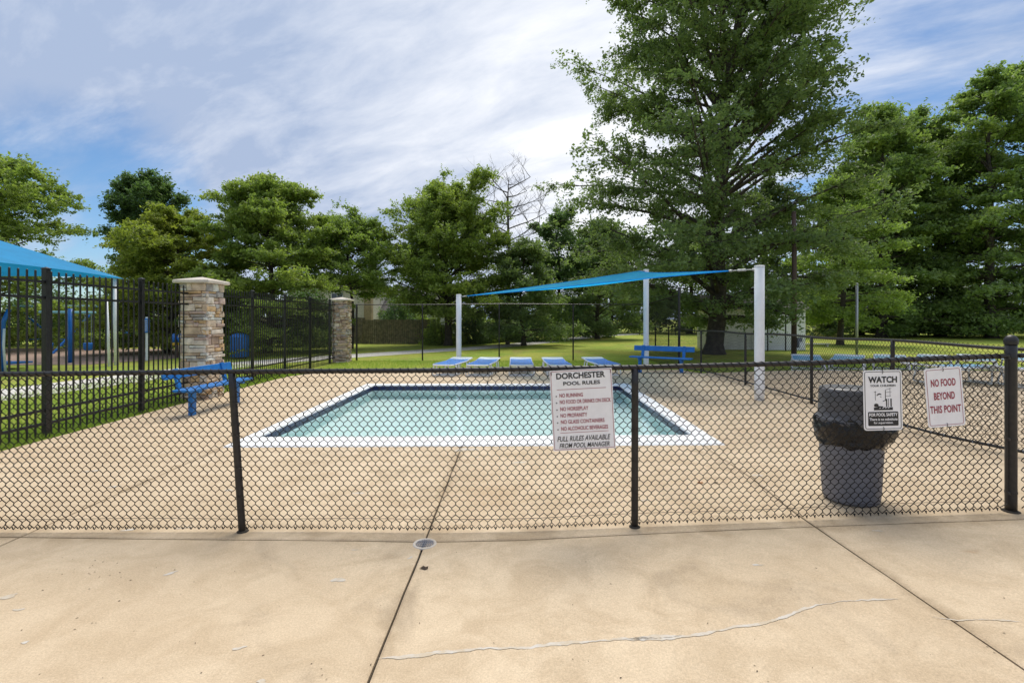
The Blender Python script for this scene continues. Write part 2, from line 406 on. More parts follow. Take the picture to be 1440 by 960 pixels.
def strip(name, pts, wd, z, m, kind='structure'):
    b = MB(); L = []; pts = [Vector((*p, 0)) for p in pts]
    fine = []
    for i in range(len(pts)-1):
        p0 = pts[max(i-1, 0)]; p1 = pts[i]; p2 = pts[i+1]; p3 = pts[min(i+2, len(pts)-1)]
        for k in range(6):
            t = k/6; fine.append(.5*((2*p1)+(p2-p0)*t+(2*p0-5*p1+4*p2-p3)*t*t+(3*p1-p0-3*p2+p3)*t**3))
    fine.append(pts[-1])
    for i, p in enumerate(fine):
        t = fine[min(i+1, len(fine)-1)]-fine[max(i-1, 0)]; t.normalize(); nn = Vector((-t.y, t.x, 0))
        L += [(p.x+nn.x*wd/2, p.y+nn.y*wd/2, z), (p.x-nn.x*wd/2, p.y-nn.y*wd/2, z)]
    b.add(L, [(2*i, 2*i+1, 2*i+3, 2*i+2) for i in range(len(fine)-1)])
    return b.build(name, m, kind=kind)
strip('path', [(-12.6, 4), (-11.6, 9), (-10.9, 13.6), (-10.2, 17.7), (-9.0, 20.2), (-7, 22.8), (-4.5, 25.8), (-.8, 30.5), (5.1, 42), (8.6, 49), (16, 58)], 2.0, -.022, M_path)
sheet('mulch_bed', [(-34, 17.2), (-15.6, 18.0), (-14.4, 21.0), (-15.6, 24.5), (-17, 27.5), (-38, 29)], -.020, M_mulch)

# ------------------------------------------------------------------ pool deck of concrete slabs
deck = setting('pool_deck')
bed = MB()
for (x0, y0, x1, y1) in ((-6.38, -5.9, 20, 6.3), (-6.38, 6.3, -3.7, 15.7), (-3.7, 12.4, 5.4, 15.7), (2.8, 6.3, 20, 12.4), (5.4, 12.4, 20, 14.0)):
    nx = max(1, int((x1-x0)/.6)); ny = max(1, int((y1-y0)/.6))
    vs = [(x0+(x1-x0)*i/nx, y0+(y1-y0)*j/ny, gz(x0+(x1-x0)*i/nx, y0+(y1-y0)*j/ny)-.022) for j in range(ny+1) for i in range(nx+1)]
    bed.add(vs, [(j*(nx+1)+i, j*(nx+1)+i+1, (j+1)*(nx+1)+i+1, (j+1)*(nx+1)+i) for j in range(ny) for i in range(nx)])
bed.build('deck_bed', M_joint, deck)
def slab(x0, y0, x1, y1, gap=.007, step=.22, fx0=None, fx1=None, fy0=None, fy1=None, th=.10):
    """one slab with slightly crumbled rounded rim; f?? bend an edge"""
    nx = max(3, int((x1-x0)/step)); ny = max(3, int((y1-y0)/step)); vs = []
    us = [0, .012/(x1-x0)]+[i/nx for i in range(1, nx)]+[1-.012/(x1-x0), 1]
    ws = [0, .012/(y1-y0)]+[j/ny for j in range(1, ny)]+[1-.012/(y1-y0), 1]
    A, B = len(us), len(ws)
    for j, v in enumerate(ws):
        for i, u in enumerate(us):
            yy0 = y0+gap; yy1 = y1-gap; y = yy0+(yy1-yy0)*v
            xx0 = (fx0(y) if fx0 else x0)+gap; xx1 = (fx1(y) if fx1 else x1)-gap
            x = xx0+(xx1-xx0)*u
            if fy0: y += (fy0(x)-y0)*(1-v)
            if fy1: y += (fy1(x)-y1)*v
            e = i in (0, A-1) or j in (0, B-1)
            z = gz(x, y) - (.006 if e else 0)
            if e:
                x += random.uniform(-.003, .003) * (j not in (0, B-1)); y += random.uniform(-.003, .003)*(i not in (0, A-1))
            vs.append((x, y, z))
    fs = [(j*A+i, j*A+i+1, (j+1)*A+i+1, (j+1)*A+i) for j in range(B-1) for i in range(A-1)]
    rim = [i for i in range(A)]+[j*A+A-1 for j in range(1, B)]+[(B-1)*A+i for i in range(A-2, -1, -1)]+[j*A for j in range(B-2, 0, -1)]
    o = len(vs); vs += [(vs[i][0], vs[i][1], vs[i][2]-th) for i in rim]
    fs += [(rim[(k+1) % len(rim)], rim[k], o+k, o+(k+1) % len(rim)) for k in range(len(rim))]
    b = MB(); b.add(vs, fs); ob = b.build('slab', M_deck, deck, smooth=False)
    return ob
J0, J1, J2, J3 = -3.72, -.65, 2.29, 5.4
fJ = lambda x: 3.66+.012*abs(x)+.02*math.sin(x*.9)
leftedge = lambda y: -6.38-.09*sstep(5, 12, y)+1.3*sstep(13.5, 15.8, y)**2
j2 = lambda y: J2+.09*max(0, y-4)
for (a, b_) in ((-6.9, J0), (J0, J1), (J1, J2), (J2, J3), (J3, 8.5)):
    slab(a, -2.4, b_, .62)
    slab(a, .62, b_, 3.66, fy1=fJ)
for (a, b_) in ((8.5, 12), (12, 16), (16, 20)):
    for (c, d_) in ((-2.4, .62), (.62, 3.7), (3.7, 7), (7, 10.5), (10.5, 14.05)): slab(a, c, b_, d_, step=.5)
slab(-6.38, 3.66, J0, 6.9, fy0=fJ, fx0=leftedge)
slab(J0, 3.66, J1, 6.62, fy0=fJ)
slab(J1, 3.66, J2, 6.62, fy0=fJ, fx1=j2)
slab(J2, 3.66, J3, 6.9, fy0=fJ, fx0=j2)
slab(J3, 3.66, 8.5, 7, fy0=fJ)
slab(-6.38, 6.9, -3.56, 10.1, fx0=leftedge); slab(-6.38, 10.1, -3.52, 12.35, fx0=leftedge)
slab(-6.38, 12.35, J1, 15.8, fx0=leftedge); slab(J1, 12.35, J2+.4, 15.8); slab(J2+.4, 12.35, J3, 15.8)
slab(2.66, 6.9, J3, 9.6); slab(2.72, 9.6, J3, 12.35)
slab(J3, 7, 8.5, 10.5); slab(J3, 10.5, 8.5, 14.05)

# ------------------------------------------------------------------ pool
pool = thing('wading_pool', (-.4, 9.4, 0), 'shallow rectangular pool with white coping and navy waterline tiles', 'pool')
Q = [(-3.49, 6.735), (2.52, 6.86), (2.62, 12.08), (-3.40, 12.04)]      # inner corners
Qo = [(-3.70, 6.28), (2.78, 6.40), (2.94, 12.42), (-3.68, 12.38)]
ZC = .012; PW = -.055; PD = -.30
def PL(p, z): return (p[0]+.4, p[1]-9.4, z)
def inset(k, d):
    cx = sum(q[0] for q in Q)/4; cy = sum(q[1] for q in Q)/4
    return (Q[k][0]+(d if Q[k][0] < cx else -d), Q[k][1]+(d if Q[k][1] < cy else -d))
b = MB()
nseg = 40
for k in range(4):                                  # coping with a rounded outer slope and bull nose
    k2 = (k+1) % 4; rows = []
    for i in range(nseg+1):
        t = i/nseg; o_ = (Qo[k][0]*(1-t)+Qo[k2][0]*t, Qo[k][1]*(1-t)+Qo[k2][1]*t); n_ = (Q[k][0]*(1-t)+Q[k2][0]*t, Q[k][1]*(1-t)+Q[k2][1]*t)
        row = []
        for s_, dz_ in ((0, -.012), (.04, .006), (.12, .014), (.6, .022), (.92, .026), (.985, .016), (1, -.004), (1, -.04)):
            zz = ZC+dz_ + (gz(*o_)*(1-s_)**2) + random.uniform(-.001, .001)
            row.append(PL((o_[0]*(1-s_)+n_[0]*s_, o_[1]*(1-s_)+n_[1]*s_), zz))
        rows.append(row)
    m_ = len(rows[0]); vs = sum(rows, [])
    b.add(vs, [(i*m_+j, (i+1)*m_+j, (i+1)*m_+j+1, i*m_+j+1) for i in range(nseg) for j in range(m_-1)])
b.build('coping', M_cope, pool, smooth=True)
b = MB(); W_ = [inset(k, -.004) for k in range(4)]
b.add([PL(p, ZC-.02) for p in W_]+[PL(p, PD) for p in W_], [(0, 1, 5, 4), (1, 2, 6, 5), (2, 3, 7, 6), (3, 0, 4, 7)])
b.build('pool_wall', M_pool, pool)
b = MB(); b.add([PL(p, PD+.004) for p in W_], [(0, 1, 2, 3)]); b.build('pool_floor', M_pool, pool)
tm = MB(); tm.bbox((-.0755, -.004, -.05), (.0755, .008, .05), .002)
t0 = tm.build('tile', M_navy, pool); first = True; cnt = 0
for k in (1, 2, 3, 0):                              # waterline tiles, one object each
    a = Vector((*Q[k], 0)); c = Vector((*Q[(k+1) % 4], 0)); L = (c-a).length; n = int(L/.152); u = (c-a)/L
    inn_ = Vector((-u.y, u.x, 0)); ang = math.atan2(u.y, u.x)
    for i in range(n):
        p = a+u*((i+.5)*L/n)
        o = t0 if first else t0.copy()
        if not first: COL.objects.link(o)
        first = False; cnt += 1
        q = p+inn_*.004
        o.location = PL((q.x, q.y), ZC-.062); o.rotation_euler = (random.uniform(-.01, .01), 0, ang)
# underwater step and stripe
wt = MB(); n_ = 2; wt.add([(*inset(k, -.002), PW) for k in range(4)], [(0, 1, 2, 3)])
wt.build('water', M_water, kind='structure')

# ------------------------------------------------------------------ chain link
def chain_mesh(s0, s1, P, zb, zt, w=.031, rows=16, r=.0032, n=4, fine=True, yoff=0.0):
    """vertical zigzag wires hooked to one another; P(s) gives x, y along the run and the normal"""
    b = MB(); N = int((s1-s0)/w); 
    for i in range(N):
        s = s0+(i+.5)*w; pts = []
        for k in range(2*rows+1):
            side = 1 if (k+i) % 2 else -1
            t = k/(2*rows); (x, y, nx, ny, ux, uy) = P(s+side*w*.5*(1.05 if fine else 1))
            z0 = zb(s); z1 = zt(s); z = z0+(z1-z0)*t; jit = random.uniform(-.0012, .0012) if fine else 0
            off = (.0035 if (k % 2) else -.0035)
            if fine and 0 < k < 2*rows:
                hh = (z1-z0)/rows*.085
                pts += [(x+nx*off+jit, y+ny*off, z-hh), (x-nx*off+jit, y-ny*off, z+hh)]
            else: pts.append((x, y, z))
        b.tube(pts, r, n, cap=True)
    return b
def helix(b, s0, s1, P, zt, R, pitch, r, per=8, n=3):
    T = int((s1-s0)/pitch*per); pts = []
    for i in range(T+1):
        s = s0+(s1-s0)*i/T; a = 2*PI*i/per; x, y, nx, ny, ux, uy = P(s)
        pts.append((x+nx*R*math.sin(a), y+ny*R*math.sin(a), zt(s)+R*math.cos(a)))
    b.tube(pts, r, n)
def pw(xs, ys): return lambda s: float(np.interp(s, xs, ys))
def post(parent, x, y, z0, z1, r, lean=(0, 0), cap='flat', m=None, name='post', n=14):
    b = MB(); k = 10
    b.tube([(x+lean[0]*i/k, y+lean[1]*i/k, z0+(z1-z0)*i/k) for i in range(k+1)], r, n)
    o = b.build(name, m or M_black, parent, smooth=False)
    for p in o.data.polygons: p.use_smooth = len(p.vertices) == 4
    if cap == 'dome':
        c = MB(); tx, ty = x+lean[0], y+lean[1]
        c.lathe([(r*1.16, z1-.03), (r*1.2, z1-.005), (r*1.15, z1+.012), (r*.9, z1+.03), (r*.5, z1+.041), (.001, z1+.045)], 20, (tx, ty))
        c.build('post_cap', M_black, o, smooth=True)
    return o
# --- the low fence across the foreground
ff = thing('low_chain_link_fence', (0, 0, 0), 'low black chain link fence crossing the foreground, carrying the three signs', 'fence')
Yf = pw([-5.2, -2.1, .95, 3.9, 6], [3.78, 3.80, 3.81, 3.82, 3.85])
P1 = lambda s: (s, Yf(s), 0, -1, 1, 0)
zt1 = pw([-5.2, -3.9, -2.14, -.6, .95, 2.4, 3.9, 6.2], [1.215, 1.218, 1.236, 1.245, 1.268, 1.303, 1.358, 1.43])
zb1 = lambda s: gz(s, Yf(s))+.028
post(ff, -5.15, Yf(-5.15), gz(-5.15, 3.8)-.05, 1.2, .026)
post(ff, -2.085, Yf(-2.1), gz(-2.1, 3.8)-.05, zt1(-2.14)-.01, .0265, lean=(-.085, 0))
post(ff, .953, Yf(.95), gz(.95, 3.8)-.05, zt1(.95)-.01, .0265, lean=(.002, 0))
cp = post(ff, 3.905, 3.84, gz(3.9, 3.84)-.05, 1.475, .037, cap='dome', name='corner_post', n=20)
post(ff, 6.9, 3.86, gz(6.9, 3.84)-.05, 1.45, .0265)
for (a, c) in ((-5.2, 3.86), (3.95, 6.9)):
    b = MB(); T = 40; b.tube([(a+(c-a)*i/T, Yf(a+(c-a)*i/T)+.0, zt1(a+(c-a)*i/T)) for i in range(T+1)], .0185, 12); b.build('top_rail', M_black, ff, smooth=True)
b = MB(); helix(b, -5.2, 3.8, P1, zt1, .0205, .061, .0042, 10, 4); helix(b, 4.0, 6.9, P1, zt1, .0205, .061, .0042, 10, 4)
b.build('rail_lacing', M_mesh, ff, smooth=True, kind='stuff')
b = chain_mesh(-5.18, 3.84, P1, zb1, lambda s: zt1(s)+.012, r=.0034)
b.build('chain_mesh', M_mesh, ff, smooth=True, kind='stuff')
b = chain_mesh(3.97, 6.85, P1, zb1, lambda s: zt1(s)+.012, r=.0034); b.build('chain_mesh', M_mesh, ff, smooth=True, kind='stuff')
b = MB()                                                # bent-over bottom tips
for i in range(int(9.0/.062)):
    s = -5.18+(2*i+1)*.031
    b.tube([(s-.010, Yf(s)-.002, zb1(s)+.012), (s-.003, Yf(s)-.004, zb1(s)-.002), (s, Yf(s)-.003, zb1(s)-.009+random.uniform(-.002, .002)), (s+.004, Yf(s)+.003, zb1(s)), (s+.008, Yf(s)+.003, zb1(s)+.010)], .0043, 4)
b.build('wire_knuckle', M_mesh, ff, kind='stuff')
b = MB(); b.tube([(-5.2+i*.3, Yf(-5.2+i*.3)-.006, zb1(-5.2+i*.3)+.075+.004*math.sin(i)) for i in range(31)], .0018, 4); b.build('tension_wire', M_mesh, ff)
b = MB()
for z in (.28, .70, 1.33):                         # bands on the corner post
    b.lathe([(.0375, z), (.0395, z+.002), (.0395, z+.018), (.0375, z+.02)], 20, (3.905, 3.84)); b.box((3.845, 3.80, z), (3.865, 3.812, z+.018))
b.build('tension_band', M_black, ff)
b = MB()
b.tube([(3.80, 3.80, .24+i*0) if i == 0 else (3.80+.03*math.sin(i*1.1), 3.79, .24-.012*i) for i in range(8)], .003, 4)
b.tube([(3.838, 3.805, .20), (3.838, 3.805, 1.34)], .0045, 5)
b.build('tension_bar', M_black, ff)
b = MB()
for px_, zz in ((-2.13, 1.0), (-2.12, .75), (-2.105, .5), (-2.095, .28), (.953, 1.05), (.953, .8), (.953, .55), (.953, .3)):
    b.tube([(px_-.034, Yf(px_)-.01, zz+.012), (px_-.02, Yf(px_)-.027, zz+.006), (px_, Yf(px_)-.031, zz-.0), (px_+.022, Yf(px_)-.026, zz-.008), (px_+.036, Yf(px_)-.008, zz-.014)], .0022, 4)
b.build('wire_tie', M_mesh, ff)

b = MB()
for x, y, r in ((-2.085, 3.80, .045), (.953, 3.81, .045), (3.905, 3.84, .06)):
    b.lathe([(r, gz(x, y)-.004), (r*.95, gz(x, y)+.004), (r*.7, gz(x, y)+.010), (r*.4, gz(x, y)+.012)], 16, (x, y))
b.build('footing_collar', M_joint, ff, smooth=True)
# --- the low fence running back on the right
sf = thing('low_chain_link_fence', (0, 0, 0), 'low black chain link fence running back along the right side of the deck', 'fence')
XF = lambda s: 5.38+.006*(s-5)
P2 = lambda s: (XF(s), s, -1, 0, 0, 1)
g2 = lambda s: gz(XF(s), s)
zt2 = lambda s: 1.335 - .02*sstep(6, 14, s)+.012*math.sin(s*2.06)
ys_ = [3.9, 6.95, 8.85, 11.39, 14.1]
for y in ys_[1:]: post(sf, XF(y), y, g2(y)-.05, zt2(y)+.0, .026)
b = MB(); T = 40; b.tube([(XF(3.9+12.1*i/T), 3.9+12.1*i/T, zt2(3.9+12.1*i/T)) for i in range(T+1)], .019, 10); b.build('top_rail', M_black, sf, smooth=True)
b = MB(); b.tube([(XF(3.9+12.1*i/T), 3.9+12.1*i/T, g2(3.9+12.1*i/T)+.07) for i in range(T+1)], .017, 10); b.build('bottom_rail', M_black, sf, smooth=True)
b = chain_mesh(3.9, 16.0, lambda s: (XF(s)+.024, s, -1, 0, 0, 1), lambda s: g2(s)+.05, lambda s: zt2(s)+.035, r=.0028, n=3, fine=True)
b.build('chain_mesh', M_mesh, sf, kind='stuff')
b = MB()
for i in range(64):
    s = 4.0+i*.19; b.tube([(XF(s)-.021, s, g2(s)+.055), (XF(s)-.018, s+.012, g2(s)+.09), (XF(s)+.012, s+.02, g2(s)+.094)], .0028, 3)
b.build('wire_tie', M_steel, sf, kind='stuff')

# --- the tall fence behind the pool
tf = thing('tall_chain_link_fence', (0, 0, 0), 'tall black chain link fence behind the pool, starting at the far stone pillar', 'fence')
run = [(-6.3, 19.9), (-3.63, 19.9), (-.52, 19.9), (2.48, 19.9), (5.46, 19.9)]
for x, y in run: post(tf, x, y, -.05, 2.27, .038 if x in (-6.3, 5.46) else .03, n=10)
post(tf, 5.45, 16.0, -.05, 2.69, .04, n=10)
b = MB(); b.tube([(-6.3, 19.9, 2.24), (-3.63, 19.9, 2.235), (-.52, 19.9, 2.27), (2.48, 19.9, 2.25), (5.46, 19.9, 2.25)], .019, 6); b.build('top_rail', M_black, tf)
b = MB(); b.tube([(5.46, 19.9, 2.25), (5.45, 16, 2.45)], .02, 6); b.build('top_rail', M_black, tf)
b = chain_mesh(-6.3, 5.46, lambda s: (s, 19.93, 0, -1, 1, 0), lambda s: .01, lambda s: 2.24, rows=27, r=.0016, n=3, fine=False); b.build('chain_mesh', M_mesh, tf, kind='stuff')
b = chain_mesh(16.0, 19.9, lambda s: (5.48, s, -1, 0, 0, 1), lambda s: .01, lambda s: 2.45-.2*(s-16)/3.9, rows=28, r=.0034, n=3, fine=False); b.build('chain_mesh', M_mesh, tf, kind='stuff')
# --- fence beyond the lawn and small fence near the shed
lf = thing('boundary_chain_link_fence', (0, 0, 0), 'low dark fence at the far edge of the lawn in front of the woods', 'fence')
for i in range(19): post(lf, -2+i*3.9, 52+i*.1, -.05, 1.22, .035, n=6)
b = MB(); b.tube([(-2, 52, 1.2), (68.5, 53.8, 1.2)], .022, 5); b.build('top_rail', M_black, lf)
b = chain_mesh(-2, 68, lambda s: (s, 52.03+(s+2)*.0255, 0, -1, 1, 0), lambda s: .01, lambda s: 1.2, w=.065, rows=7, r=.003, n=3, fine=False); b.build('chain_mesh', M_mesh, lf, kind='stuff')
hf = thing('low_chain_link_fence', (0, 0, 0), 'short stretch of low black fence standing between the tree and the white shed wall', 'fence')
for x in (7.6, 8.3, 13.55, 14.5): post(hf, x, 26.0, -.05, 1.25 if x < 9 else 2.1, .035, n=8)
for a, c, zz in ((7.6, 8.3, 1.22), (13.55, 14.5, 2.08)):
    b = MB(); b.tube([(a, 26, zz), (c, 26, zz)], .02, 5); b.build('top_rail', M_black, hf)

# ------------------------------------------------------------------ signs
def text(body, width, height, m, parent, x, z, y=-.0022, bold=0.0, shear=0.0, spacing=1.0, name='lettering'):
    cu = bpy.data.curves.new('t', 'FONT'); cu.body = body; cu.size = 1; cu.offset = bold; cu.shear = shear
    cu.space_character = spacing; cu.resolution_u = 3
    o = bpy.data.objects.new('t', cu); COL.objects.link(o); bpy.context.view_layer.update()
    me = bpy.data.meshes.new_from_object(o.evaluated_get(bpy.context.evaluated_depsgraph_get()))
    bpy.data.objects.remove(o); bpy.data.curves.remove(cu)
    V = np.empty(len(me.vertices)*3); me.vertices.foreach_get('co', V); V = V.reshape(-1, 3)
    lo = V.min(0); hi = V.max(0); sx = width/(hi[0]-lo[0]); sy = height/(hi[1]-lo[1])
    W2 = np.stack([x+(V[:, 0]-(lo[0]+hi[0])/2)*sx, np.full(len(V), y), z+(V[:, 1]-(lo[1]+hi[1])/2)*sy], 1)
    me.vertices.foreach_set('co', W2.ravel()); me.materials.clear(); me.materials.append(m); me.update(); me.name = name
    ob = bpy.data.objects.new(name, me); COL.objects.link(ob); ob.parent = parent; return ob
def rrect(w_, h_, r, n=6):
    P_ = []
    for cx, cz, a0 in ((w_/2-r, h_/2-r, 0), (-w_/2+r, h_/2-r, 90), (-w_/2+r, -h_/2+r, 180), (w_/2-r, -h_/2+r, 270)):
        for i in range(n+1): a = math.radians(a0+90*i/n); P_.append((cx+r*math.cos(a), cz+r*math.sin(a)))
    return P_
def plate(parent, w_, h_, r, m, name='sign_plate', y0=0, y1=.002, ox=0, oz=0):
    P_ = rrect(w_, h_, r); n = len(P_); b = MB()
    b.add([(ox+x, y0, oz+z) for x, z in P_]+[(ox+x, y1, oz+z) for x, z in P_], [tuple(range(n-1, -1, -1)), tuple(range(n, 2*n))]+[(i, (i+1) % n, n+(i+1) % n, n+i) for i in range(n)])
    return b.build(name, m, parent)
def border(parent, w_, h_, r, t, m, y=-.0012):
    A = rrect(w_, h_, r); B = rrect(w_-2*t, h_-2*t, max(.001, r-t)); n = len(A); b = MB()
    b.add([(x, y, z) for x, z in A]+[(x, y, z) for x, z in B], [(i, n+i, n+(i+1) % n, (i+1) % n) for i in range(n)])
    return b.build('border', m, parent)
def bar(parent, x0, x1, z, t, m, name='rule_line', y=-.0014):
    b = MB(); b.add([(x0, y, z-t/2), (x1, y, z-t/2), (x1, y, z+t/2), (x0, y, z+t/2)], [(0, 1, 2, 3)]); return b.build(name, m, parent)
def ties(parent, pts):
    b = MB()
    for x, z in pts: b.tube([(x, .012, z+.012), (x, -.005, z+.010), (x+.001, -.006, z), (x, -.005, z-.012), (x, .012, z-.014)], .0022, 5)
    return b.build('wire_tie', M_black, parent)
def sign_at(cx, cy, Y, w_, h_, rot, label):
    z = CAMH-(cy-HOR)*Y/F; x = (cx-720)*Y/F
    o = thing('sign', (x, Y, z), label, 'sign'); o.rotation_euler = (0, -math.radians(rot), 0); return o
s1 = sign_at(819.3, 575.5, 3.765, .47, .61, 3, 'large white pool rules sign with a red border, its tall black heading naming Dorchester')
plate(s1, .478, .615, .004, M_wsign); border(s1, .464, .601, .006, .0035, M_red)
k = .478/540.                                        # sign crop pixels to metres
def sx(x): return (x-437)*k/1.0
def sz(zz): return (483-zz)*k*.975
text('DORCHESTER', .375, .047, M_ink, s1, 0-.002, sz(178), bold=.03)
text('POOL RULES', .283, .029, M_ink, s1, .003, sz(246), bold=.028)
bar(s1, -.190, .187, sz(298), .0035, M_red)
rows_ = [('NO RUNNING', .180, 350), ('NO FOOD OR DRINKS ON DECK', .392, 408), ('NO HORSEPLAY', .217, 470), ('NO PROFANITY', .205, 528), ('NO GLASS CONTAINERS', .335, 585), ('NO ALCOHOLIC BEVERAGES', .360, 645)]
for tx, wd, yy in rows_:
    text(tx, wd, .030, M_red, s1, -.172+wd/2, sz(yy), bold=.018)
    q = plate(s1, .010, .010, .0049, M_ink, 'bullet', -.0022, -.0012, -.197, sz(yy+6))
bar(s1, -.180, .190, sz(682), .0030, M_red)
text('FULL RULES AVAILABLE', .408, .040, M_ink, s1, -.002, sz(735), bold=.014, shear=.28)
text('FROM POOL MANAGER', .385, .037, M_ink, s1, .000, sz(796), bold=.014, shear=.28)
ties(s1, [(-.226, .285), (.226, .285), (.01, -.303)])
s2 = sign_at(1241.5, 562.5, 3.772, .305, .457, 1.2, 'white sign with black border, drowning pictogram and black text panel, in front of the bin')
plate(s2, .298, .462, .022, M_wsign); border(s2, .278, .442, .016, .0045, M_ink)
text('WATCH', .222, .050, M_ink, s2, .0, .158, bold=.035)
text('YOUR CHILDREN', .195, .0165, M_ink, s2, 0, .112, bold=.02)
b = MB()
def seg(x0, z0, x1, z1, t=.003): 
    d = Vector((x1-x0, 0, z1-z0)); n__ = Vector((-d.z, 0, d.x)).normalized()*t/2
    b.add([(x0-n__.x, -.0014, z0-n__.z), (x1-n__.x, -.0014, z1-n__.z), (x1+n__.x, -.0014, z1+n__.z), (x0+n__.x, -.0014, z0+n__.z)], [(0, 1, 2, 3)])
seg(-.058, .072, -.058, .0, .0035); seg(-.068, .064, -.05, .064); seg(.02, .078, .02, -.005, .005); seg(.02, .078, .065, .092, .002); seg(.02, .060, .068, .064, .002)
seg(.055, .095, .055, .03, .0025); seg(.02, .03, .062, .03, .0025)
for i in range(4): seg(-.047+i*.007, .035+.006*i, -.033+i*.007, .052-.003*i, .006)
seg(-.02, .03, -.012, .022, .004); seg(.028, -.05, .028, .01, .009); seg(.042, -.05, .042, .012, .004); seg(.062, -.05, .062, .012, .010)
seg(.0, -.008, .02, .0, .005); seg(-.07, -.065, .075, -.065, .022)
b.add([(-.052+.018*math.cos(a*PI/6), -.0016, -.038+.014*math.sin(a*PI/6)) for a in range(12)], [tuple(range(12))])
seg(-.045, -.048, .0, -.052, .010)
b.build('pictogram', M_ink, s2)
b = MB()
for i in range(4): seg(-.03+i*.022, -.062, -.018+i*.022, -.058, .004)
for v_ in range(len(b.v)): b.v[v_] = (b.v[v_][0], -.0020, b.v[v_][2])
b.build('pictogram_detail', M_wsign, s2)
plate(s2, .232, .108, .008, M_ink, 'text_panel', -.0016, -.0004, 0, -.142)
text('FOR POOL SAFETY', .218, .025, M_wsign, s2, 0, -.110, y=-.003, bold=.03)
text('There is no substitute', .215, .0205, M_wsign, s2, 0, -.145, y=-.003, bold=.02)
text('for supervision.', .150, .0205, M_wsign, s2, 0, -.174, y=-.003, bold=.02)
ties(s2, [(0, .218), (0, -.218)])
s3 = sign_at(1328.5, 558, 3.772, .3, .457, 4.6, 'white sign with red border and red words about food, between bin and corner post')
plate(s3, .288, .455, .022, M_wsign); border(s3, .262, .429, .015, .0035, M_red)
text('NO FOOD', .190, .058, M_red, s3, -.004, .112, bold=.024, spacing=1.05)
text('BEYOND', .160, .058, M_red, s3, -.003, .010, bold=.024, spacing=1.05)
text('THIS POINT', .238, .058, M_red, s3, -.001, -.092, bold=.022, spacing=1.05)
ties(s3, [(0, .212), (0, -.212)])

# ------------------------------------------------------------------ litter bin with lid and liner
zc = gz(2.87, 4.2)
tr = thing('litter_bin', (2.90, 4.20, zc), 'grey plastic litter bin with a dark drum lid behind the low fence', 'bin')
b = MB(); b.lathe([(.001, .004), (.194, .004), (.201, .012), (.208, .03), (.215, .10), (.228, .38), (.231, .40), (.231, .42), (.235, .60), (.244, .62), (.246, .65), (.238, .655), (.228, .64), (.215, .1), (.001, .03)], 40)
b.build('barrel', M_greyp, tr, smooth=True)
b = MB(); b.lathe([(.262, .655), (.268, .672), (.266, .700), (.252, .712), (.244, .720), (.240, .80), (.234, .935), (.226, .955), (.15, .962), (.001, .966)], 40)
b.build('lid', M_lidp, tr, smooth=True)
rr_ = [random.uniform(-1, 1) for _ in range(60)]
def wob(r, z, q, j):
    f = math.sin(q*7+1.3*j)*.35+math.sin(q*13+2.1*j+1)*.35+math.sin(q*23-j*1.7)*.3
    right = max(0, math.cos(q+.35))**4
    f += .5*math.sin(q*41+j*2.9)
    return r+.012*f*(1 if 0 < j < 8 else .3)+(.055*right if 2 < j < 7 else 0), z+.012*math.sin(q*5+j)+.010*math.sin(q*11-j)+(.03*right if 2 < j < 8 else 0)
b = MB(); b.lathe([(.262, .698), (.270, .684), (.274, .655), (.273, .615), (.268, .575), (.259, .540), (.250, .512), (.254, .500), (.248, .496), (.240, .486), (.235, .492)], 72, wob=wob)
bag = b.build('bin_liner', M_bag, None, smooth=True); bag.location = (2.90, 4.20, zc)
tag(bag, 'crumpled shiny black bag folded over the rim of the grey litter bin', 'bin bag')

# ------------------------------------------------------------------ drain, crack sealing, litter
dr = thing('floor_drain', (-.643, 3.615, gz(-.643, 3.615)), 'small round metal floor drain where the slab joints cross', 'drain')
b = MB(); b.lathe([(.088, -.004), (.086, .004), (.078, .006), (.068, .005), (.066, -.006), (.001, -.008)], 32); b.build('drain_rim', M_cap, dr, smooth=True)
b = MB()
for i in range(-4, 5):
    h_ = math.sqrt(max(0, .066**2-(i*.0145)**2)); b.box((i*.0145-.0032, -h_, -.004), (i*.0145+.0032, h_, .0035))
for i in (-2, 0, 2):
    h_ = math.sqrt(max(0, .066**2-(i*.017)**2)); b.box((-h_, i*.017-.003, -.004), (h_, i*.017+.003, .0045))
b.build('grate', M_greyp, dr)
b = MB(); b.lathe([(.067, -.003), (.001, -.003)], 24); b.build('drain_well', M_ink, dr)
def G(x, y):                                        # picture point on the ground, used only to place marks on the deck
    Y = F*CAMH/(y-HOR)
    for _ in range(4): Y = F*(CAMH-gz((x-720)*Y/F, Y))/(y-HOR)
    return Vector(((x-720)*Y/F, Y, 0))
def smear(pts, wd, seed, holes=.0):
    rg = random.Random(seed); P_ = [G(*p) for p in pts]; fine = []
    for i in range(len(P_)-1):
        n_ = max(2, int((P_[i+1]-P_[i]).length/.012))
        for k in range(n_): fine.append(P_[i].lerp(P_[i+1], k/n_))
    fine.append(P_[-1]); L = []; o1 = o2 = 0; w1 = .5; w2 = .5
    for i, p in enumerate(fine):
        t = fine[min(i+1, len(fine)-1)]-fine[max(i-1, 0)]; t.normalize(); nn = Vector((-t.y, t.x, 0))
        o1 = .9*o1+rg.uniform(-.0035, .0035); w1 = max(.12, min(1, w1+rg.uniform(-.22, .22))); w2 = max(.12, min(1, w2+rg.uniform(-.22, .22)))
        taper = min(1, i/8, (len(fine)-1-i)/8)
        a = p+nn*(o1+wd*w1*taper); c = p+nn*(o1-wd*w2*taper)
        L += [(a.x, a.y, gz(a.x, a.y)+.0022), (c.x, c.y, gz(c.x, c.y)+.0022)]
    return L, [(2*i+1, 2*i+3, 2*i+2, 2*i) for i in range(len(fine)-1)]
cr = MB()
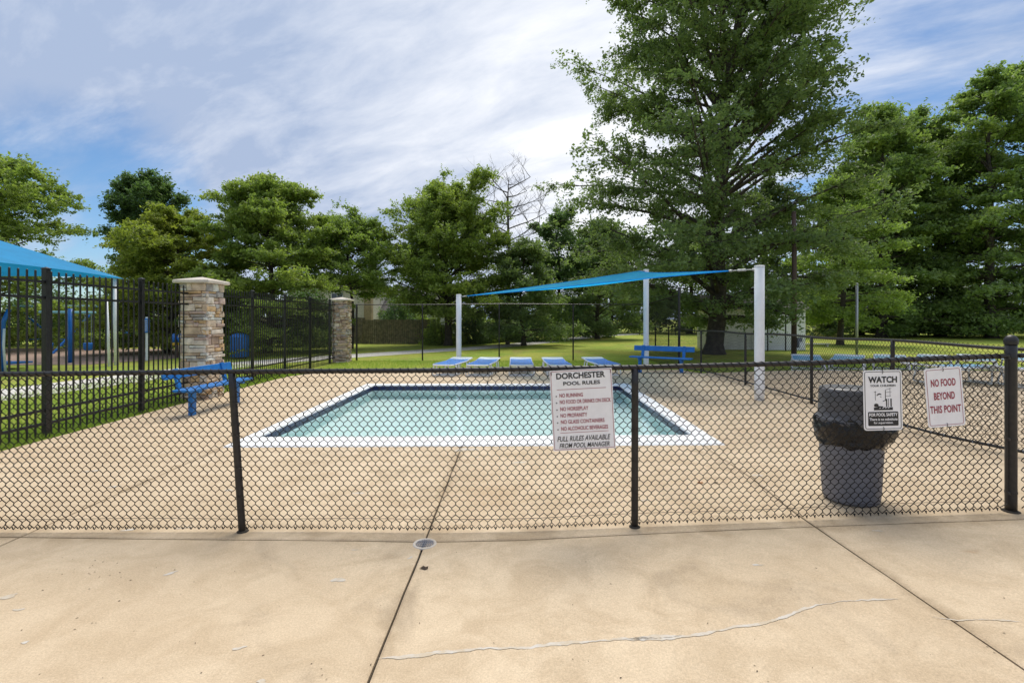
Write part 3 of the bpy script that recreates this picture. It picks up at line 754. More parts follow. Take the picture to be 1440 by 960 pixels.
cr.add(*smear([(530, 925), (600, 921), (690, 910), (760, 907), (830, 900), (900, 897), (930, 899), (1000, 890), (1060, 878), (1110, 866), (1150, 852), (1180, 845), (1230, 843), (1268, 843)], .015, 3))
cr.add(*smear([(880, 898), (925, 897), (960, 893)], .026, 5))
cr.add(*smear([(1305, 866), (1350, 873), (1390, 871), (1445, 875)], .013, 4))
cr.build('crack_sealant', M_patch, deck)
def blot(x, y, rpx, seed, asp=.5, ang=0):
    rg = random.Random(seed); c = G(x, y); r = rpx*c.y/F; n = 18; vs = []
    ph = [rg.uniform(0, 6) for _ in range(3)]
    for i in range(n):
        q = 2*PI*i/n; rr = r*(1+.25*math.sin(2*q+ph[0])+.18*math.sin(3*q+ph[1])+.12*math.sin(5*q+ph[2])+rg.uniform(-.08, .08))
        x_ = c.x+rr*math.cos(q)*math.cos(ang)-rr*asp*math.sin(q)*math.sin(ang); y_ = c.y+rr*math.cos(q)*math.sin(ang)+rr*asp*math.sin(q)*math.cos(ang)
        vs.append((x_, y_, gz(x_, y_)+.002))
    return vs, [tuple(range(n))]
pb = MB()
for i, (x, y, r, asp, an) in enumerate([(10, 839, 12, .4, .5), (26, 857, 6, .5, 0), (239, 806, 9, .3, .7), (476, 815, 8, .8, 0), (336, 911, 8, .4, .4), (368, 958, 7, .6, 0), (35, 903, 5, .5, .2),
                              (499, 773, 4, .4, .2), (577, 784, 4, .6, 1), (1065, 794, 7, .35, 0), (322, 689, 6, .6, 0), (655, 632, 15, .5, .4), (730, 650, 9, .4, .3), (505, 693, 7, .5, 0), (130, 662, 9, .3, .3), (160, 684, 8, .4, .2), (60, 690, 7, .4, .2), (1234, 746, 6, .4, 0), (908, 703, 5, .6, 0), (1065, 668, 8, .5, 0), (180, 745, 10, .25, .2), (260, 742, 9, .2, .3)]):
    pb.add(*blot(x, y, r, i, asp, an))
pb.build('paint_patch', M_patch, deck)
M_leafdry = mat('dry_leaf', (.07, .045, .025), .9, var=.5, vscale=40)
M_leafor = mat('orange_leaf', (.42, .15, .03), .8, var=.4, vscale=40)
lt = MB(); rg = random.Random(11)
spots = [(105, 800), (130, 795), (145, 790), (140, 810), (118, 830), (165, 792), (125, 806), (60, 830), (55, 835), (90, 780), (135, 876), (360, 775), (372, 779), (380, 795), (371, 806), (400, 777), (330, 803), (452, 940), (273, 818), (590, 876), (830, 856), (770, 842), (1080, 958), (1276, 816), (873, 953), (453, 949), (300, 776), (398, 783), (168, 822), (393, 852)]
for (x, y) in spots+[(rg.gauss(130, 35), rg.gauss(802, 14)) for _ in range(26)]+[(rg.uniform(0, 1440), rg.uniform(765, 955)) for _ in range(60)]:
    c = G(x, y); r = rg.uniform(.0015, .006); a = rg.uniform(0, 6); z = gz(c.x, c.y)+.002
    d = Vector((math.cos(a), math.sin(a), 0)); e = Vector((-d.y, d.x, 0))*rg.uniform(.3, .6)
    lt.add([c+d*r*1.4+Vector((0, 0, z)), c+e*r+Vector((0, 0, z+r*.5)), c-d*r*1.4+Vector((0, 0, z)), c-e*r+Vector((0, 0, z+r*.2))], [(0, 1, 2, 3)])
lt.build('leaf_litter', M_leafdry, kind='stuff')
for (x, y, r, m_, lb) in ((985, 679, .030, M_leafor, 'orange fallen leaf on the deck behind the low fence'), (1007, 679, .022, M_leafdry, 'grey brown fallen leaf just right of the orange leaf on the deck'), (597, 799, .028, M_patch, 'small brown fallen leaf on the slab below the drain')):
    c = G(x, y); q = MB(); n = 9; z = gz(c.x, c.y)+.004
    vs = [(c.x, c.y, z+.004)]+[(c.x+r*math.cos(2*PI*i/n)*(1.1 if i % 3 else .8), c.y+r*.8*math.sin(2*PI*i/n)*(1 if i % 2 else .7), z+(.006 if i % 2 else 0)) for i in range(n)]
    q.add(vs, [(0, 1+i, 1+(i+1) % n) for i in range(n)]); o = q.build('fallen_leaf', M_leafdry if m_ is M_patch else m_); tag(o, lb, 'leaf')

# ------------------------------------------------------------------ stone pillars
def stone(b, w_, h_, d_, rg, mi):
    """irregular split-face block, front towards -y, centred"""
    j = lambda a: rg.uniform(-a, a)
    x0, x1, z0, z1 = -w_/2, w_/2, -h_/2, h_/2; e = min(.012, h_*.18)
    back = [(x0, d_, z0), (x1, d_, z0), (x1, d_, z1), (x0, d_, z1)]
    mid = [(x0+j(.003), e*1.2, z0+j(.003)), (x1+j(.003), e*1.2, z0+j(.003)), (x1+j(.003), e*1.2, z1+j(.003)), (x0+j(.003), e*1.2, z1+j(.003))]
    fr = [(x0+e+j(.004), j(.006), z0+e*.7), (x1-e+j(.004), j(.006), z0+e*.7), (x1-e+j(.004), j(.006), z1-e*.7), (x0+e+j(.004), j(.006), z1-e*.7)]
    c = [(j(w_*.2), -.006+j(.006), j(h_*.15))]
    b.mi = mi
    vs = back+mid+fr+c; fs = []
    for i in range(4): k = (i+1) % 4; fs += [(i, k, 4+k, 4+i), (4+i, 4+k, 8+k, 8+i), (8+i, 8+k, 12)]
    b.add(vs, fs)
def pillar(x0, y0, w_, d_, H, label, fine):
    cx, cy = x0+w_/2, y0+d_/2
    t = thing('stone_pillar', (cx, cy, 0), label, 'pillar', 'stone pillars of the tall fence')
    b = MB(); b.box((-w_/2+.05, -d_/2+.05, -.1), (w_/2-.05, d_/2-.05, H-.005)); b.build('core', M_grout, t)
    rg = random.Random(int(x0*10)+5); joined = MB(); count = 0
    faces = [((0, -1), w_, d_/2), ((1, 0), d_, w_/2), ((0, 1), w_, d_/2), ((-1, 0), d_, w_/2)]
    z = -.03; course = 0
    while z < H-.02:
        h_ = rg.choice([.06, .085, .10, .12, .14, .155]) if z < H-.16 else H-z
        if z+h_ > H: h_ = H-z
        for fi, ((nx, ny), fw, fd) in enumerate(faces):
            ext = .0 if (course+fi) % 2 else -.045
            ext2 = -.045 if (course+fi) % 2 else .0
            a = -fw/2-ext*0-(.0 if ext == 0 else ext)*1; a = -fw/2+(0 if ext == 0 else .045); e_ = fw/2-(0 if ext2 == 0 else .045)
            x = a
            while x < e_-.02:
                w2 = rg.choice([rg.uniform(.10, .2), rg.uniform(.18, .42)])
                if e_-x-w2 < .10: w2 = e_-x
                dep = rg.uniform(-.022, .016)
                ang = math.atan2(ny, nx)+PI/2
                single = fine and fi < 2 and count < 300
                if h_ > .08 and rg.random() < .62: cutz = rg.uniform(.35, .65); parts_ = [(z, h_*cutz), (z+h_*cutz, h_*(1-cutz))]
                else: parts_ = [(z, h_)]
                for (zq, hq) in parts_:
                    single = fine and fi < 2 and count < 300; dep = rg.uniform(-.026, .018)
                    q = MB() if single else joined; st = len(q.v)
                    stone(q, w2-rg.uniform(.004, .012), hq-rg.uniform(.004, .010), .07, rg, rg.choice([0, 0, 1, 1, 2, 3, 4, 5, 6, 6, 7]) if fine else rg.choice([0, 1, 2, 3, 3, 4, 4, 5, 5]))
                    tilt = Matrix.Rotation(rg.uniform(-.03, .03), 3, 'Y'); R = Matrix.Rotation(ang, 3, 'Z'); off = Vector((nx, ny, 0))*(fd+dep)
                    tx = R @ Vector((x+w2/2, 0, 0))+off+Vector((0, 0, zq+hq/2))
                    for i in range(st, len(q.v)): q.v[i] = tuple(R @ (tilt @ Vector(q.v[i]))+tx)
                    if single:
                        mi = q.mi; q.m = [0]*len(q.m); q.build('stone', STONES[mi], t); count += 1
                x += w2
        z += h_; course += 1
    joined.build('stonework', None, t, mats=STONES, kind='stuff')
    b = MB(); o_ = .075; ring = lambda k, zz: [(-w_/2-k, -d_/2-k, zz), (w_/2+k, -d_/2-k, zz), (w_/2+k, d_/2+k, zz), (-w_/2-k, d_/2+k, zz)]
    vs = ring(o_-.01, H)+ring(o_, H+.012)+ring(o_, H+.055)+ring(o_-.012, H+.068)+[(0, 0, H+.15)]
    fs = [(3, 2, 1, 0)]+[(4*j_+i, 4*j_+(i+1) % 4, 4*j_+4+(i+1) % 4, 4*j_+4+i) for j_ in range(3) for i in range(4)]+[(12+i, 12+(i+1) % 4, 16) for i in range(4)]
    b.add(vs, fs); b.build('capstone', M_cap, t)
    return t
pillar(-6.80, 10.0, .58, .62, 2.38, 'nearer stacked stone pillar with a pale capstone, behind the left blue bench', True)
pillar(-6.98, 18.95, .60, .60, 2.36, 'farther stacked stone pillar where the tall iron fence meets the chain link fence', False)

# ------------------------------------------------------------------ iron picket fences
def iron_fence(X, y0, y1, H, posts, label, sp=.118):
    t = thing('iron_picket_fence', (X, y0, 0), label, 'fence', 'black iron picket fences on the left')
    pk = MB(); pk.box((-.009, -.009, -.03), (.009, .009, H-.012)); pk.add([(-.009, -.009, H-.012), (.009, -.009, H-.012), (.009, .009, H-.012), (-.009, .009, H-.012), (0, 0, H)], [(0, 1, 4), (1, 2, 4), (2, 3, 4), (3, 0, 4)])
    p0 = None
    n = int((y1-y0)/sp)
    for i in range(n+1):
        y = y0+i*sp
        if any(abs(y-q) < .055 for q in posts): continue
        if p0 is None: p0 = pk.build('picket', M_blackp, t); o = p0
        else: o = p0.copy(); COL.objects.link(o)
        o.location = (random.uniform(-.002, .002), y-y0, 0)
    for q in posts:
        b = MB(); b.box((-.034, q-y0-.034, -.05), (.034, q-y0+.034, H+.02)); ob = b.build('post', M_blackp, t)
        c = MB(); c.add([(-.042, q-y0-.042, H+.02), (.042, q-y0-.042, H+.02), (.042, q-y0+.042, H+.02), (-.042, q-y0+.042, H+.02), (-.042, q-y0-.042, H+.032), (.042, q-y0-.042, H+.032), (.042, q-y0+.042, H+.032), (-.042, q-y0+.042, H+.032), (0, q-y0, H+.055)],
              [(0, 3, 2, 1), (0, 1, 5, 4), (1, 2, 6, 5), (2, 3, 7, 6), (3, 0, 4, 7), (4, 5, 8), (5, 6, 8), (6, 7, 8), (7, 4, 8)]); c.build('post_cap', M_blackp, ob)
    for z in (H-.16, H-.38, .36, .17):
        b = MB(); b.box((-.017, -.02, z-.018), (.017, y1-y0+.06, z+.018)); b.build('rail', M_blackp, t)
    return t
iron_fence(-6.60, 2.9, 9.93, 2.33, [3.3, 5.12, 6.95, 8.74], 'black iron picket fence at the left edge, in front of the nearer stone pillar')
iron_fence(-6.85, 10.72, 18.9, 2.36, [10.75, 12.95, 14.80, 16.65, 18.45], 'black iron picket fence between the two stone pillars', .115)

# ------------------------------------------------------------------ shade sail and posts
def white_post(x, y, h_, r, label):
    z0 = gz(x, y) if y < 15.5 else -.03
    t = thing('shade_sail_post', (x, y, z0), label, 'post', 'white posts holding the shade sail')
    b = MB(); b.tube([(0, 0, -.1), (0, 0, .3), (0, 0, h_*.6), (0, 0, h_-.004)], r, 28)
    o = b.build('pole', M_white, t)
    for p in o.data.polygons: p.use_smooth = len(p.vertices) == 4
    b = MB(); b.lathe([(r+.004, h_-.02), (r+.004, h_+.004), (r*.9, h_+.01), (.001, h_+.012)], 28); b.build('post_cap', M_white, t)
    return t
white_post(-1.79, 16.5, 2.50, .088, 'white shade sail post on the left, shortest, behind the leftmost lounger')
white_post(4.40, 16.1, 3.30, .088, 'white shade sail post in the middle, behind the blue bench')
white_post(4.74, 9.40, 2.56, .090, 'white shade sail post nearest the camera, inside the right fence')
sl = thing('shade_sail', (2.5, 13.5, 2.6), 'bright blue triangular shade sail stretched between three white posts', 'shade sail')
A = Vector((-1.50, 16.35, 2.42)); B = Vector((4.12, 15.85, 3.20)); C = Vector((4.30, 9.72, 2.60)); O_ = Vector((2.5, 13.5, 2.6))
n = 26; vs = []; idx = {}
cen = (A+B+C)/3
for i in range(n+1):
    for j in range(n+1-i):
        u, v = i/n, j/n; ww = 1-u-v; p = A*ww+B*u+C*v
        bow = 0
        for (t1, t2, k_) in ((ww, u, .34), (u, v, .32), (v, ww, .42)):
            o3 = 1-t1-t2; sm = t1*t2*4*(1-o3)**2; p = p+(cen-p)*sm*k_*(1-o3*1.0)*.55
        p.z -= .18*27*ww*u*v*.6 + .05*math.sin(PI*v)*ww
        idx[(i, j)] = len(vs); vs.append(p-O_)
fs = []
for i in range(n):
    for j in range(n-i):
        fs.append((idx[(i, j)], idx[(i+1, j)], idx[(i, j+1)]))
        if i+j < n-1: fs.append((idx[(i+1, j)], idx[(i+1, j+1)], idx[(i, j+1)]))
m_ = len(vs); top = [v+Vector((0, 0, .004)) for v in vs]
b = MB(); b.add(vs, fs); sailo = b.build('fabric', M_sail, sl, smooth=True)
edge = [[idx[(i, 0)] for i in range(n+1)], [idx[(n-j, j)] for j in range(n+1)], [idx[(0, n-j)] for j in range(n+1)]]
for e_ in edge:
    b = MB(); b.tube([vs[q] for q in e_], .011, 5); b.build('hem', M_sail, sl)
def rig(p, q, off):
    b = MB(); p = p-O_; q = q-O_; L = (q-p).length; u = (q-p)/L
    b.tube([p, p+u*.05], .022, 6); b.tube([p+u*.05, p+u*L*.3, p+u*L*.35, p+u*L*.65, p+u*L*.7, q], [.008, .008, .022, .022, .008, .010], 6)
    b.tube([q-u*.04, q], .028, 8); b.build('turnbuckle', M_steel, sl)
rig(A, Vector((-1.72, 16.48, 2.40)), 0); rig(B, Vector((4.32, 16.05, 3.22)), 0); rig(C, Vector((4.67, 9.44, 2.60)), 0)

# ------------------------------------------------------------------ benches
def bench(x, y, rz, label):
    t = thing('bench', (x, y, gz(x, y)), label, 'bench', 'blue plank benches', rz)
    for y0, y1 in ((-.20, -.055), (-.045, .10)):
        b = MB(); b.bbox((-.915, y0, .425), (.915, y1, .465), .006); b.build('seat_plank', M_blue, t)
    b = MB(); b.bbox((-.915, -.019, -.078), (.915, .019, .078), .006); o = b.build('backrest', M_blue, t); o.location = (0, .27, .70); o.rotation_euler = (-.22, 0, 0)
    for sx_ in (-.62, .62):
        b = MB(); b.bbox((sx_-.045, -.085, -.05), (sx_+.045, .005, .40), .006); b.build('leg', M_blue, t)
        b = MB(); b.bbox((sx_-.035, -.19, .385), (sx_+.035, .20, .424), .004)
        R = Matrix.Rotation(-.22, 3, 'X'); b.box((sx_-.04, .16, .40), (sx_+.04, .205, .80), R, (sx_, .18, .40)); b.build('bracket', M_blue, t)
    return t
bench(-5.50, 9.05, math.radians(90-3), 'blue bench seen from its end at the left, in front of the nearer stone pillar')
bench(4.45, 14.68, math.radians(-34), 'blue bench at the far right corner of the pool deck, before the middle white post')

# ------------------------------------------------------------------ loungers
def lounger_proto(name, strap, pale, label, cat, group, lift=.06):
    t = thing(name, (0, 0, 0), label, cat, group)
    W2, L0, L1, hz = .33, -.95, .95, .33; bx = .28
    prof = [(L0, hz), (-.5, hz), (bx, hz), (L1, hz+lift)]
    b = MB(); r = .021
    loop = [(-W2, L1, hz+lift), (-W2, bx, hz), (-W2, L0+.10, hz), (-W2+.03, L0+.02, hz-.005), (-W2+.10, L0, hz-.012), (W2-.10, L0, hz-.012), (W2-.03, L0+.02, hz-.005), (W2, L0+.10, hz), (W2, bx, hz), (W2, L1, hz+lift)]
    b.tube(loop+[(W2-.05, L1+.04, hz+lift+.004), (-W2+.05, L1+.04, hz+lift+.004)], r, 6, closed=True); b.build('frame', M_lframe, t, smooth=True)
    for y0, y1 in ((-.78, -.55), (.30, .55)):
        for sx_ in (-1, 1):
            pass
        b = MB(); b.tube([(-W2, y0, hz-.01), (-W2-.035, y0-.03, .08), (-W2-.03, y0-.03, .02), (-W2+.03, y0-.03, .014), (W2-.03, y0-.03, .014), (W2+.03, y0-.03, .02), (W2+.035, y0-.03, .08), (W2, y0, hz-.01)], r*.9, 6)
        b.build('leg', M_lframe, t, smooth=True)
        b = MB(); b.tube([(-W2, y1, hz-.01), (-W2-.035, y1+.05, .08), (-W2-.03, y1+.05, .02), (-W2+.03, y1+.05, .014), (W2-.03, y1+.05, .014), (W2+.03, y1+.05, .02), (W2+.035, y1+.05, .08), (W2, y1, hz-.01)], r*.9, 6)
        b.build('leg', M_lframe, t, smooth=True)
    y = L0+.05; i = 0
    s1_ = MB(); s2_ = MB()
    while y < L1:
        z = hz if y < bx else hz+lift*(y-bx)/(L1-bx)
        z2 = hz if y+.05 < bx else hz+lift*(y+.05-bx)/(L1-bx)
        q = s2_ if (y > L1-.34 or (strap is M_teal and i % 4 == 3)) else s1_; i += 1
        yy = y+.052; h2 = .020
        q.add([(-W2, y, z+h2), (0, y, z+h2-.014), (W2, y, z+h2), (W2, yy, z2+h2), (0, yy, z2+h2-.014), (-W2, yy, z2+h2)], [(0, 1, 4, 5), (1, 2, 3, 4)])
        q.add([(-W2-.02, y, z), (-W2, y, z+h2), (-W2, yy, z2+h2), (-W2-.02, yy, z2)], [(0, 1, 2, 3)])
        q.add([(W2+.02, y, z), (W2+.02, yy, z2), (W2, yy, z2+h2), (W2, y, z+h2)], [(0, 1, 2, 3)])
        y += .060
    s1_.build('straps', strap, t); s2_.build('headrest_straps', pale, t)
    return t
lp = lounger_proto('sun_lounger', M_lblue, M_lpale, 'blue strapped white sun lounger leftmost of the row behind the pool, at the white post', 'sun lounger', 'blue sun loungers in the row behind the pool')
lk = kids_of(lp)
for i, (x, y, rz, lb) in enumerate([(-1.80, 15.05, -.20, None), (-.86, 15.0, -.15, 'blue strapped white sun lounger second from the left in the row behind the pool'),
        (.28, 15.0, 0, 'blue strapped white sun lounger in the middle of the row behind the pool'),
        (1.35, 15.0, .05, 'blue strapped white sun lounger fourth in the row, above the rules sign'),
        (2.72, 15.1, .12, 'blue strapped white sun lounger rightmost of the row, nearest the blue bench')]):
    o = lp if i == 0 else copy_tree(lp, lk)
    o.location = (x, y, gz(x, y)); o.rotation_euler = (0, 0, rz)
    if lb: o['label'] = lb
tp = lounger_proto('sun_lounger', M_teal, M_lpale, 'teal strapped lounger farthest left behind the right fence, beside the brown pole', 'sun lounger', 'teal sun loungers behind the right fence', lift=.06)
tk = kids_of(tp)
# lift the white legs a little splayed: the row on the right stands on the far deck edge
TL = [(8.87, 14.75, -0.49, None),
      (10.02, 14.65, -0.66, 'teal strapped lounger second in the far right row, left of the grey pole'),
      (11.22, 14.55, -0.62, 'teal strapped lounger third in the far right row, above the pictogram sign'),
      (12.40, 14.45, -0.74, 'teal strapped lounger fourth in the far right row, between the two small signs'),
      (13.56, 14.35, -0.71, 'teal strapped lounger fifth in the far right row, above the food sign'),
      (14.79, 14.25, -0.80, 'teal strapped lounger last in the far right row, at the picture edge'),
      (9.9, 11.0, PI/2+.1, 'teal strapped lounger lying sideways in the near right row, between the two small signs'),
      (11.2, 10.3, PI/2-.12, 'teal strapped lounger lying sideways beside the food sign, nearest to the corner post'),
      (13.2, 11.6, PI/2, 'teal strapped lounger lying sideways at the far right behind the corner post')]
for i, (x, y, rz, lb) in enumerate(TL):
    o = tp if i == 0 else copy_tree(tp, tk)
    o.location = (x, y, gz(x, y)); o.rotation_euler = (0, 0, rz); o.scale = (1.05, 1.0, 1.1) if i > 5 else (1.15, .85, 1.0)
    if lb: o['label'] = lb

# ------------------------------------------------------------------ playground
cn = thing('playground_canopy', (-18.2, 14.3, 0), 'bright blue pyramid shade canopy over the playground at the left edge', 'canopy')
cs = 3.85; b = MB(); N = 14; ap = 4.95; ez = 3.14
for s_ in range(4):
    R = Matrix.Rotation(s_*PI/2, 3, 'Z'); vs = []
    for i in range(N+1):
        for j in range(N+1):
            t = i/N; u = j/N*2-1; x = cs*(1-t); y = cs*(1-t)*u
            z = ez+(ap-ez)*t - .22*math.sin(PI*t)*(1-abs(u))*.8 - (.0 if t > 0 else 0)+.10*(1-abs(u)**2)*(1-t)
            vs.append(R @ Vector((x, y, z)))
    b.add(vs, [(i*(N+1)+j, i*(N+1)+j+1, (i+1)*(N+1)+j+1, (i+1)*(N+1)+j) for i in range(N) for j in range(N)])
b.build('canopy_cloth', M_canopy, cn, smooth=True)
for sx_, sy_ in ((1, 1), (1, -1), (-1, 1), (-1, -1)):
    b = MB(); b.tube([(sx_*(cs-.15), sy_*(cs-.15), -.1), (sx_*(cs-.2), sy_*(cs-.2), ez-.02)], .075, 14); b.build('pole', M_white, cn, smooth=True)
b = MB(); b.tube([(cs-.05, cs-.6, -.1), (cs-.15, cs-.6, 2.3)], .045, 10); b.build('brace_pole', M_white, cn, smooth=True)
M_tealp = mat('pale_teal_paint', (.30, .58, .66), .5, var=.2)
M_bl2 = mat('play_blue', (.015, .16, .55), .4, var=.25)
sw = thing('swing_set', (-24, 25.6, 0), 'blue and pale teal swing set far back in the playground', 'swing set')
b = MB(); b.tube([(-5, 0, 2.32), (2.5, 0, 2.32)], .06, 10); b.build('top_beam', M_tealp, sw)
for x in (2.4, -1.9):
    for sy_, ox in ((2.1, .9), (-2.0, -.6)):
        b = MB(); b.tube([(x, 0, 2.3), (x+ox*.9, sy_, -.05)], .055, 8); b.build('leg', M_bl2, sw)
for x in (-.9, .6):
    for d_ in (-.22, .22):
        b = MB(); b.tube([(x+d_, 0, 2.28), (x+d_, 0, .62)], .012, 4); b.build('chain', M_steel, sw)
    b = MB(); b.bbox((x-.24, -.09, .58), (x+.24, .09, .62), .01); b.build('swing_seat', M_bl2, sw)
ts = thing('toddler_swing', (-17.0, 18.9, 0), 'single post toddler swing with a thick blue post and pale crossbeam', 'swing set')
b = MB(); b.tube([(0, 0, -.05), (0, 0, 2.05)], .085, 14); b.build('post', M_bl2, ts, smooth=True)
b = MB(); b.tube([(-1.2, 0, 1.92), (.95, 0, 1.90)], .05, 10); b.build('crossbeam', M_tealp, ts, smooth=True)
for x in (-1.0, -.75, .55, .8):
    b = MB(); b.tube([(x, 0, 1.9), (x, 0, .75)], .012, 4); b.build('chain', M_steel, ts)
for x in (-.88, .68):
    b = MB(); b.lathe([(.10, .45), (.15, .5), (.16, .72), (.14, .74), (.13, .52), (.001, .5)], 14, (x, 0)); b.build('bucket_seat', M_bl2, ts, smooth=True)
cl = thing('play_climber', (-16.3, 15.8, 0), 'blue playground climber with a slide and white rim at the left edge', 'climber')
b = MB(); b.bbox((-1.6, -.05, .2), (-.35, .03, 1.35), .03); b.build('panel', M_bl2, cl)
b = MB(); b.tube([(-.05, 0, -.05), (-.12, 0, .8), (-.08, 0, 1.55), (.1, 0, 1.95)], .06, 10); b.build('side_rail', M_bl2, cl, smooth=True)
b = MB(); b.tube([(.04, -.05, -.05), (-.02, -.05, .8), (-.0, -.05, 1.35)], .035, 8); b.build('white_rim', M_white, cl, smooth=True)
for x in (-1.6, -.35):
    b = MB(); b.tube([(x, 0, -.05), (x, 0, 2.2)], .05, 10); b.build('post', M_tealp, cl, smooth=True)
b = MB(); b.box((-1.6, .0, .15), (-.3, 1.2, .2)); b.build('deck_plate', M_bl2, cl)
ps = thing('play_marker', (-14.75, 19.85, -.02), 'white marker post with a blue and white striped panel near the mulch edge', 'post')
b = MB(); b.tube([(0, 0, 0), (0, 0, 1.76)], .065, 12); b.build('pole', M_white, ps)
b = MB(); b.bbox((-.16, -.12, 1.12), (.16, -.07, 1.70), .01); b.build('panel', M_bl2, ps)
for i in range(6): 
    b = MB(); b.box((-.09, -.125, 1.2+i*.08), (.09, -.121, 1.225+i*.08)); b.build('stripe', M_white, ps)
rd = thing('spring_rider', (-14.6, 21.4, -.02), 'small blue and yellow spring rider on a brown stem', 'play equipment')
M_yel = mat('play_yellow', (.65, .40, .03), .5)
b = MB(); b.tube([(0, 0, 0), (0, 0, .55)], .05, 8); b.build('stem', M_brownp, rd)
for x in (-.14, .14):
    b = MB(); b.lathe([(.001, .62), (.10, .66), (.13, .85), (.09, 1.0), (.001, 1.05)], 10, (x, 0)); b.build('body', M_bl2, rd, smooth=True)
    b = MB(); b.lathe([(.001, .5), (.09, .54), (.09, .66), (.001, .67)], 10, (x, 0)); b.build('foot_rest', M_yel, rd)
wb = thing('litter_bin', (-11.6, 20.9, -.03), 'blue slatted litter bin on the grass behind the second iron fence', 'bin')
sl0 = None
for i in range(18):
    a = 2*PI*i/18
    if sl0 is None:
        b = MB(); b.bbox((-.05, -.012, .08), (.05, .012, .92), .004); sl0 = b.build('slat', M_bl2, wb); o = sl0
    else: o = sl0.copy(); COL.objects.link(o)
    o.location = (.34*math.cos(a), .34*math.sin(a), 0); o.rotation_euler = (0, 0, a+PI/2)
b = MB(); b.lathe([(.30, .05), (.32, .1), (.32, .85), (.30, .9), (.29, .1), (.001, .08)], 20); b.build('liner', M_lidp, wb)
b = MB(); b.lathe([(.36, .90), (.37, .93), (.30, 1.02), (.15, 1.08), (.001, 1.09)], 20); b.build('lid', M_bl2, wb, smooth=True)

# ------------------------------------------------------------------ poles and small things on the right
lpole = thing('utility_pole', (11.2, 19.5, -.03), 'brown pole standing just right of the big oak trunk', 'pole')
b = MB(); b.tube([(0, 0, -.1), (.02, 0, 4), (0, 0, 5.9)], [.10, .09, .08], 14); b.build('pole', M_brownp, lpole, smooth=True)
b = MB(); b.lathe([(.085, 5.88), (.09, 5.93), (.001, 5.97)], 12); b.build('pole_cap', M_brownp, lpole)
b = MB(); b.bbox((.10, -.08, .55), (.30, .06, .95), .01); b.build('meter_box', M_greyp, lpole)
b = MB(); b.bbox((.16, -.13, .55), (.32, -.075, .78), .01); b.build('outlet_cover', M_white, lpole)
gp = thing('grey_pole', (15.6, 22.2, -.03), 'thin galvanised steel pole standing alone on the right lawn', 'pole')
b = MB(); b.tube([(0, 0, -.1), (0, 0, 3.28)], .058, 14); b.build('pole', M_steel, gp, smooth=True)
b = MB(); b.lathe([(.064, 3.26), (.064, 3.30), (.001, 3.33)], 14); b.build('pole_cap', M_steel, gp)
wp = MB(); wp.bbox((17.6, 30.0, .12), (19.5, 30.3, .17), .01)
for x in (17.8, 19.3): wp.bbox((x, 30.05, -.03), (x+.08, 30.25, .12), .005)
tag(wp.build('plank_seat', M_shed), 'low pale plank seat on the lawn right of the light pole', 'bench')

# shed
sh = thing('shed', (11.3, 27.2, 0), 'pale lap sided shed partly hidden behind the big oak trunk', 'shed')
def siding(b, p0, p1, z0, z1, nrm_, step=.17):
    z = z0
    p0 = Vector(p0); p1 = Vector(p1); n__ = Vector(nrm_)
    while z < z1-.01:
        e = min(z+step, z1)
        a = [p0+n__*.022+Vector((0, 0, z)), p1+n__*.022+Vector((0, 0, z)), p1+n__*.004+Vector((0, 0, e)), p0+n__*.004+Vector((0, 0, e))]
        b.add(a+[p0+Vector((0, 0, z)), p1+Vector((0, 0, z))], [(0, 1, 2, 3), (4, 5, 1, 0)]); z = e
b = MB(); b.box((-.35, 0, -.1), (4.4, 1.8, 2.25)); b.build('wall', M_shed, sh)
b = MB(); siding(b, (-.35, 0, 0), (2.0, 0, 0), -.03, 2.25, (0, -1, 0)); b.build('siding', M_shed, sh, kind='stuff')
b = MB(); siding(b, (2.4, -.35, 0), (4.75, -.35, 0), -.03, 2.25, (0, -1, 0), .2); b.build('siding', M_white, sh, kind='stuff')
b = MB(); b.box((2.4, -.345, -.1), (4.75, 0, 2.25)); b.build('projecting_wall', M_shed, sh)
b = MB(); b.bbox((1.95, -.05, -.05), (2.4, .02, 2.25), .01); b.build('corner_board', M_shed, sh)
b = MB(); b.add([(-.6, -.6, 2.2), (4.9, -.6, 2.2), (4.9, .9, 3.0), (-.6, .9, 3.0), (-.6, 2.3, 2.2), (4.9, 2.3, 2.2)], [(0, 1, 2, 3), (3, 2, 5, 4), (1, 5, 2), (0, 3, 4), (0, 4, 5, 1)]); b.build('roof', M_roof, sh)

# ------------------------------------------------------------------ board fences and houses
def board_fence(x0, y0, x1, y1, h_, label):
    t = thing('board_fence', (x0, y0, 0), label, 'fence'); L = math.hypot(x1-x0, y1-y0); ux, uy = (x1-x0)/L, (y1-y0)/L
    b = MB(); s = 0; rg = random.Random(3); n = 0
    while s < L:
        w_ = .135; hh = h_+rg.uniform(-.03, .03); R = Matrix.Rotation(math.atan2(uy, ux), 3, 'Z'); d_ = rg.uniform(-.008, .008)
        st = len(b.v); b.box((s, -.012+d_, -.05), (s+w_, .012+d_, hh))
        for i in range(st, len(b.v)): b.v[i] = tuple(R @ Vector(b.v[i]))
        s += .148
    b.build('boards', M_wood, t, kind='stuff')
    for zz in (.35, h_-.3):
        b = MB(); b.tube([(0, .05, zz), (ux*L, uy*L+.05, zz)], .04, 4); b.build('rail', M_wood, t)
board_fence(-34, 36.5, -10.2, 34.0, 1.75, 'long weathered board fence behind the playground')
board_fence(-10.2, 33.6, -5.2, 33.3, 1.62, 'weathered board fence section behind the far stone pillar, beside the bushes')
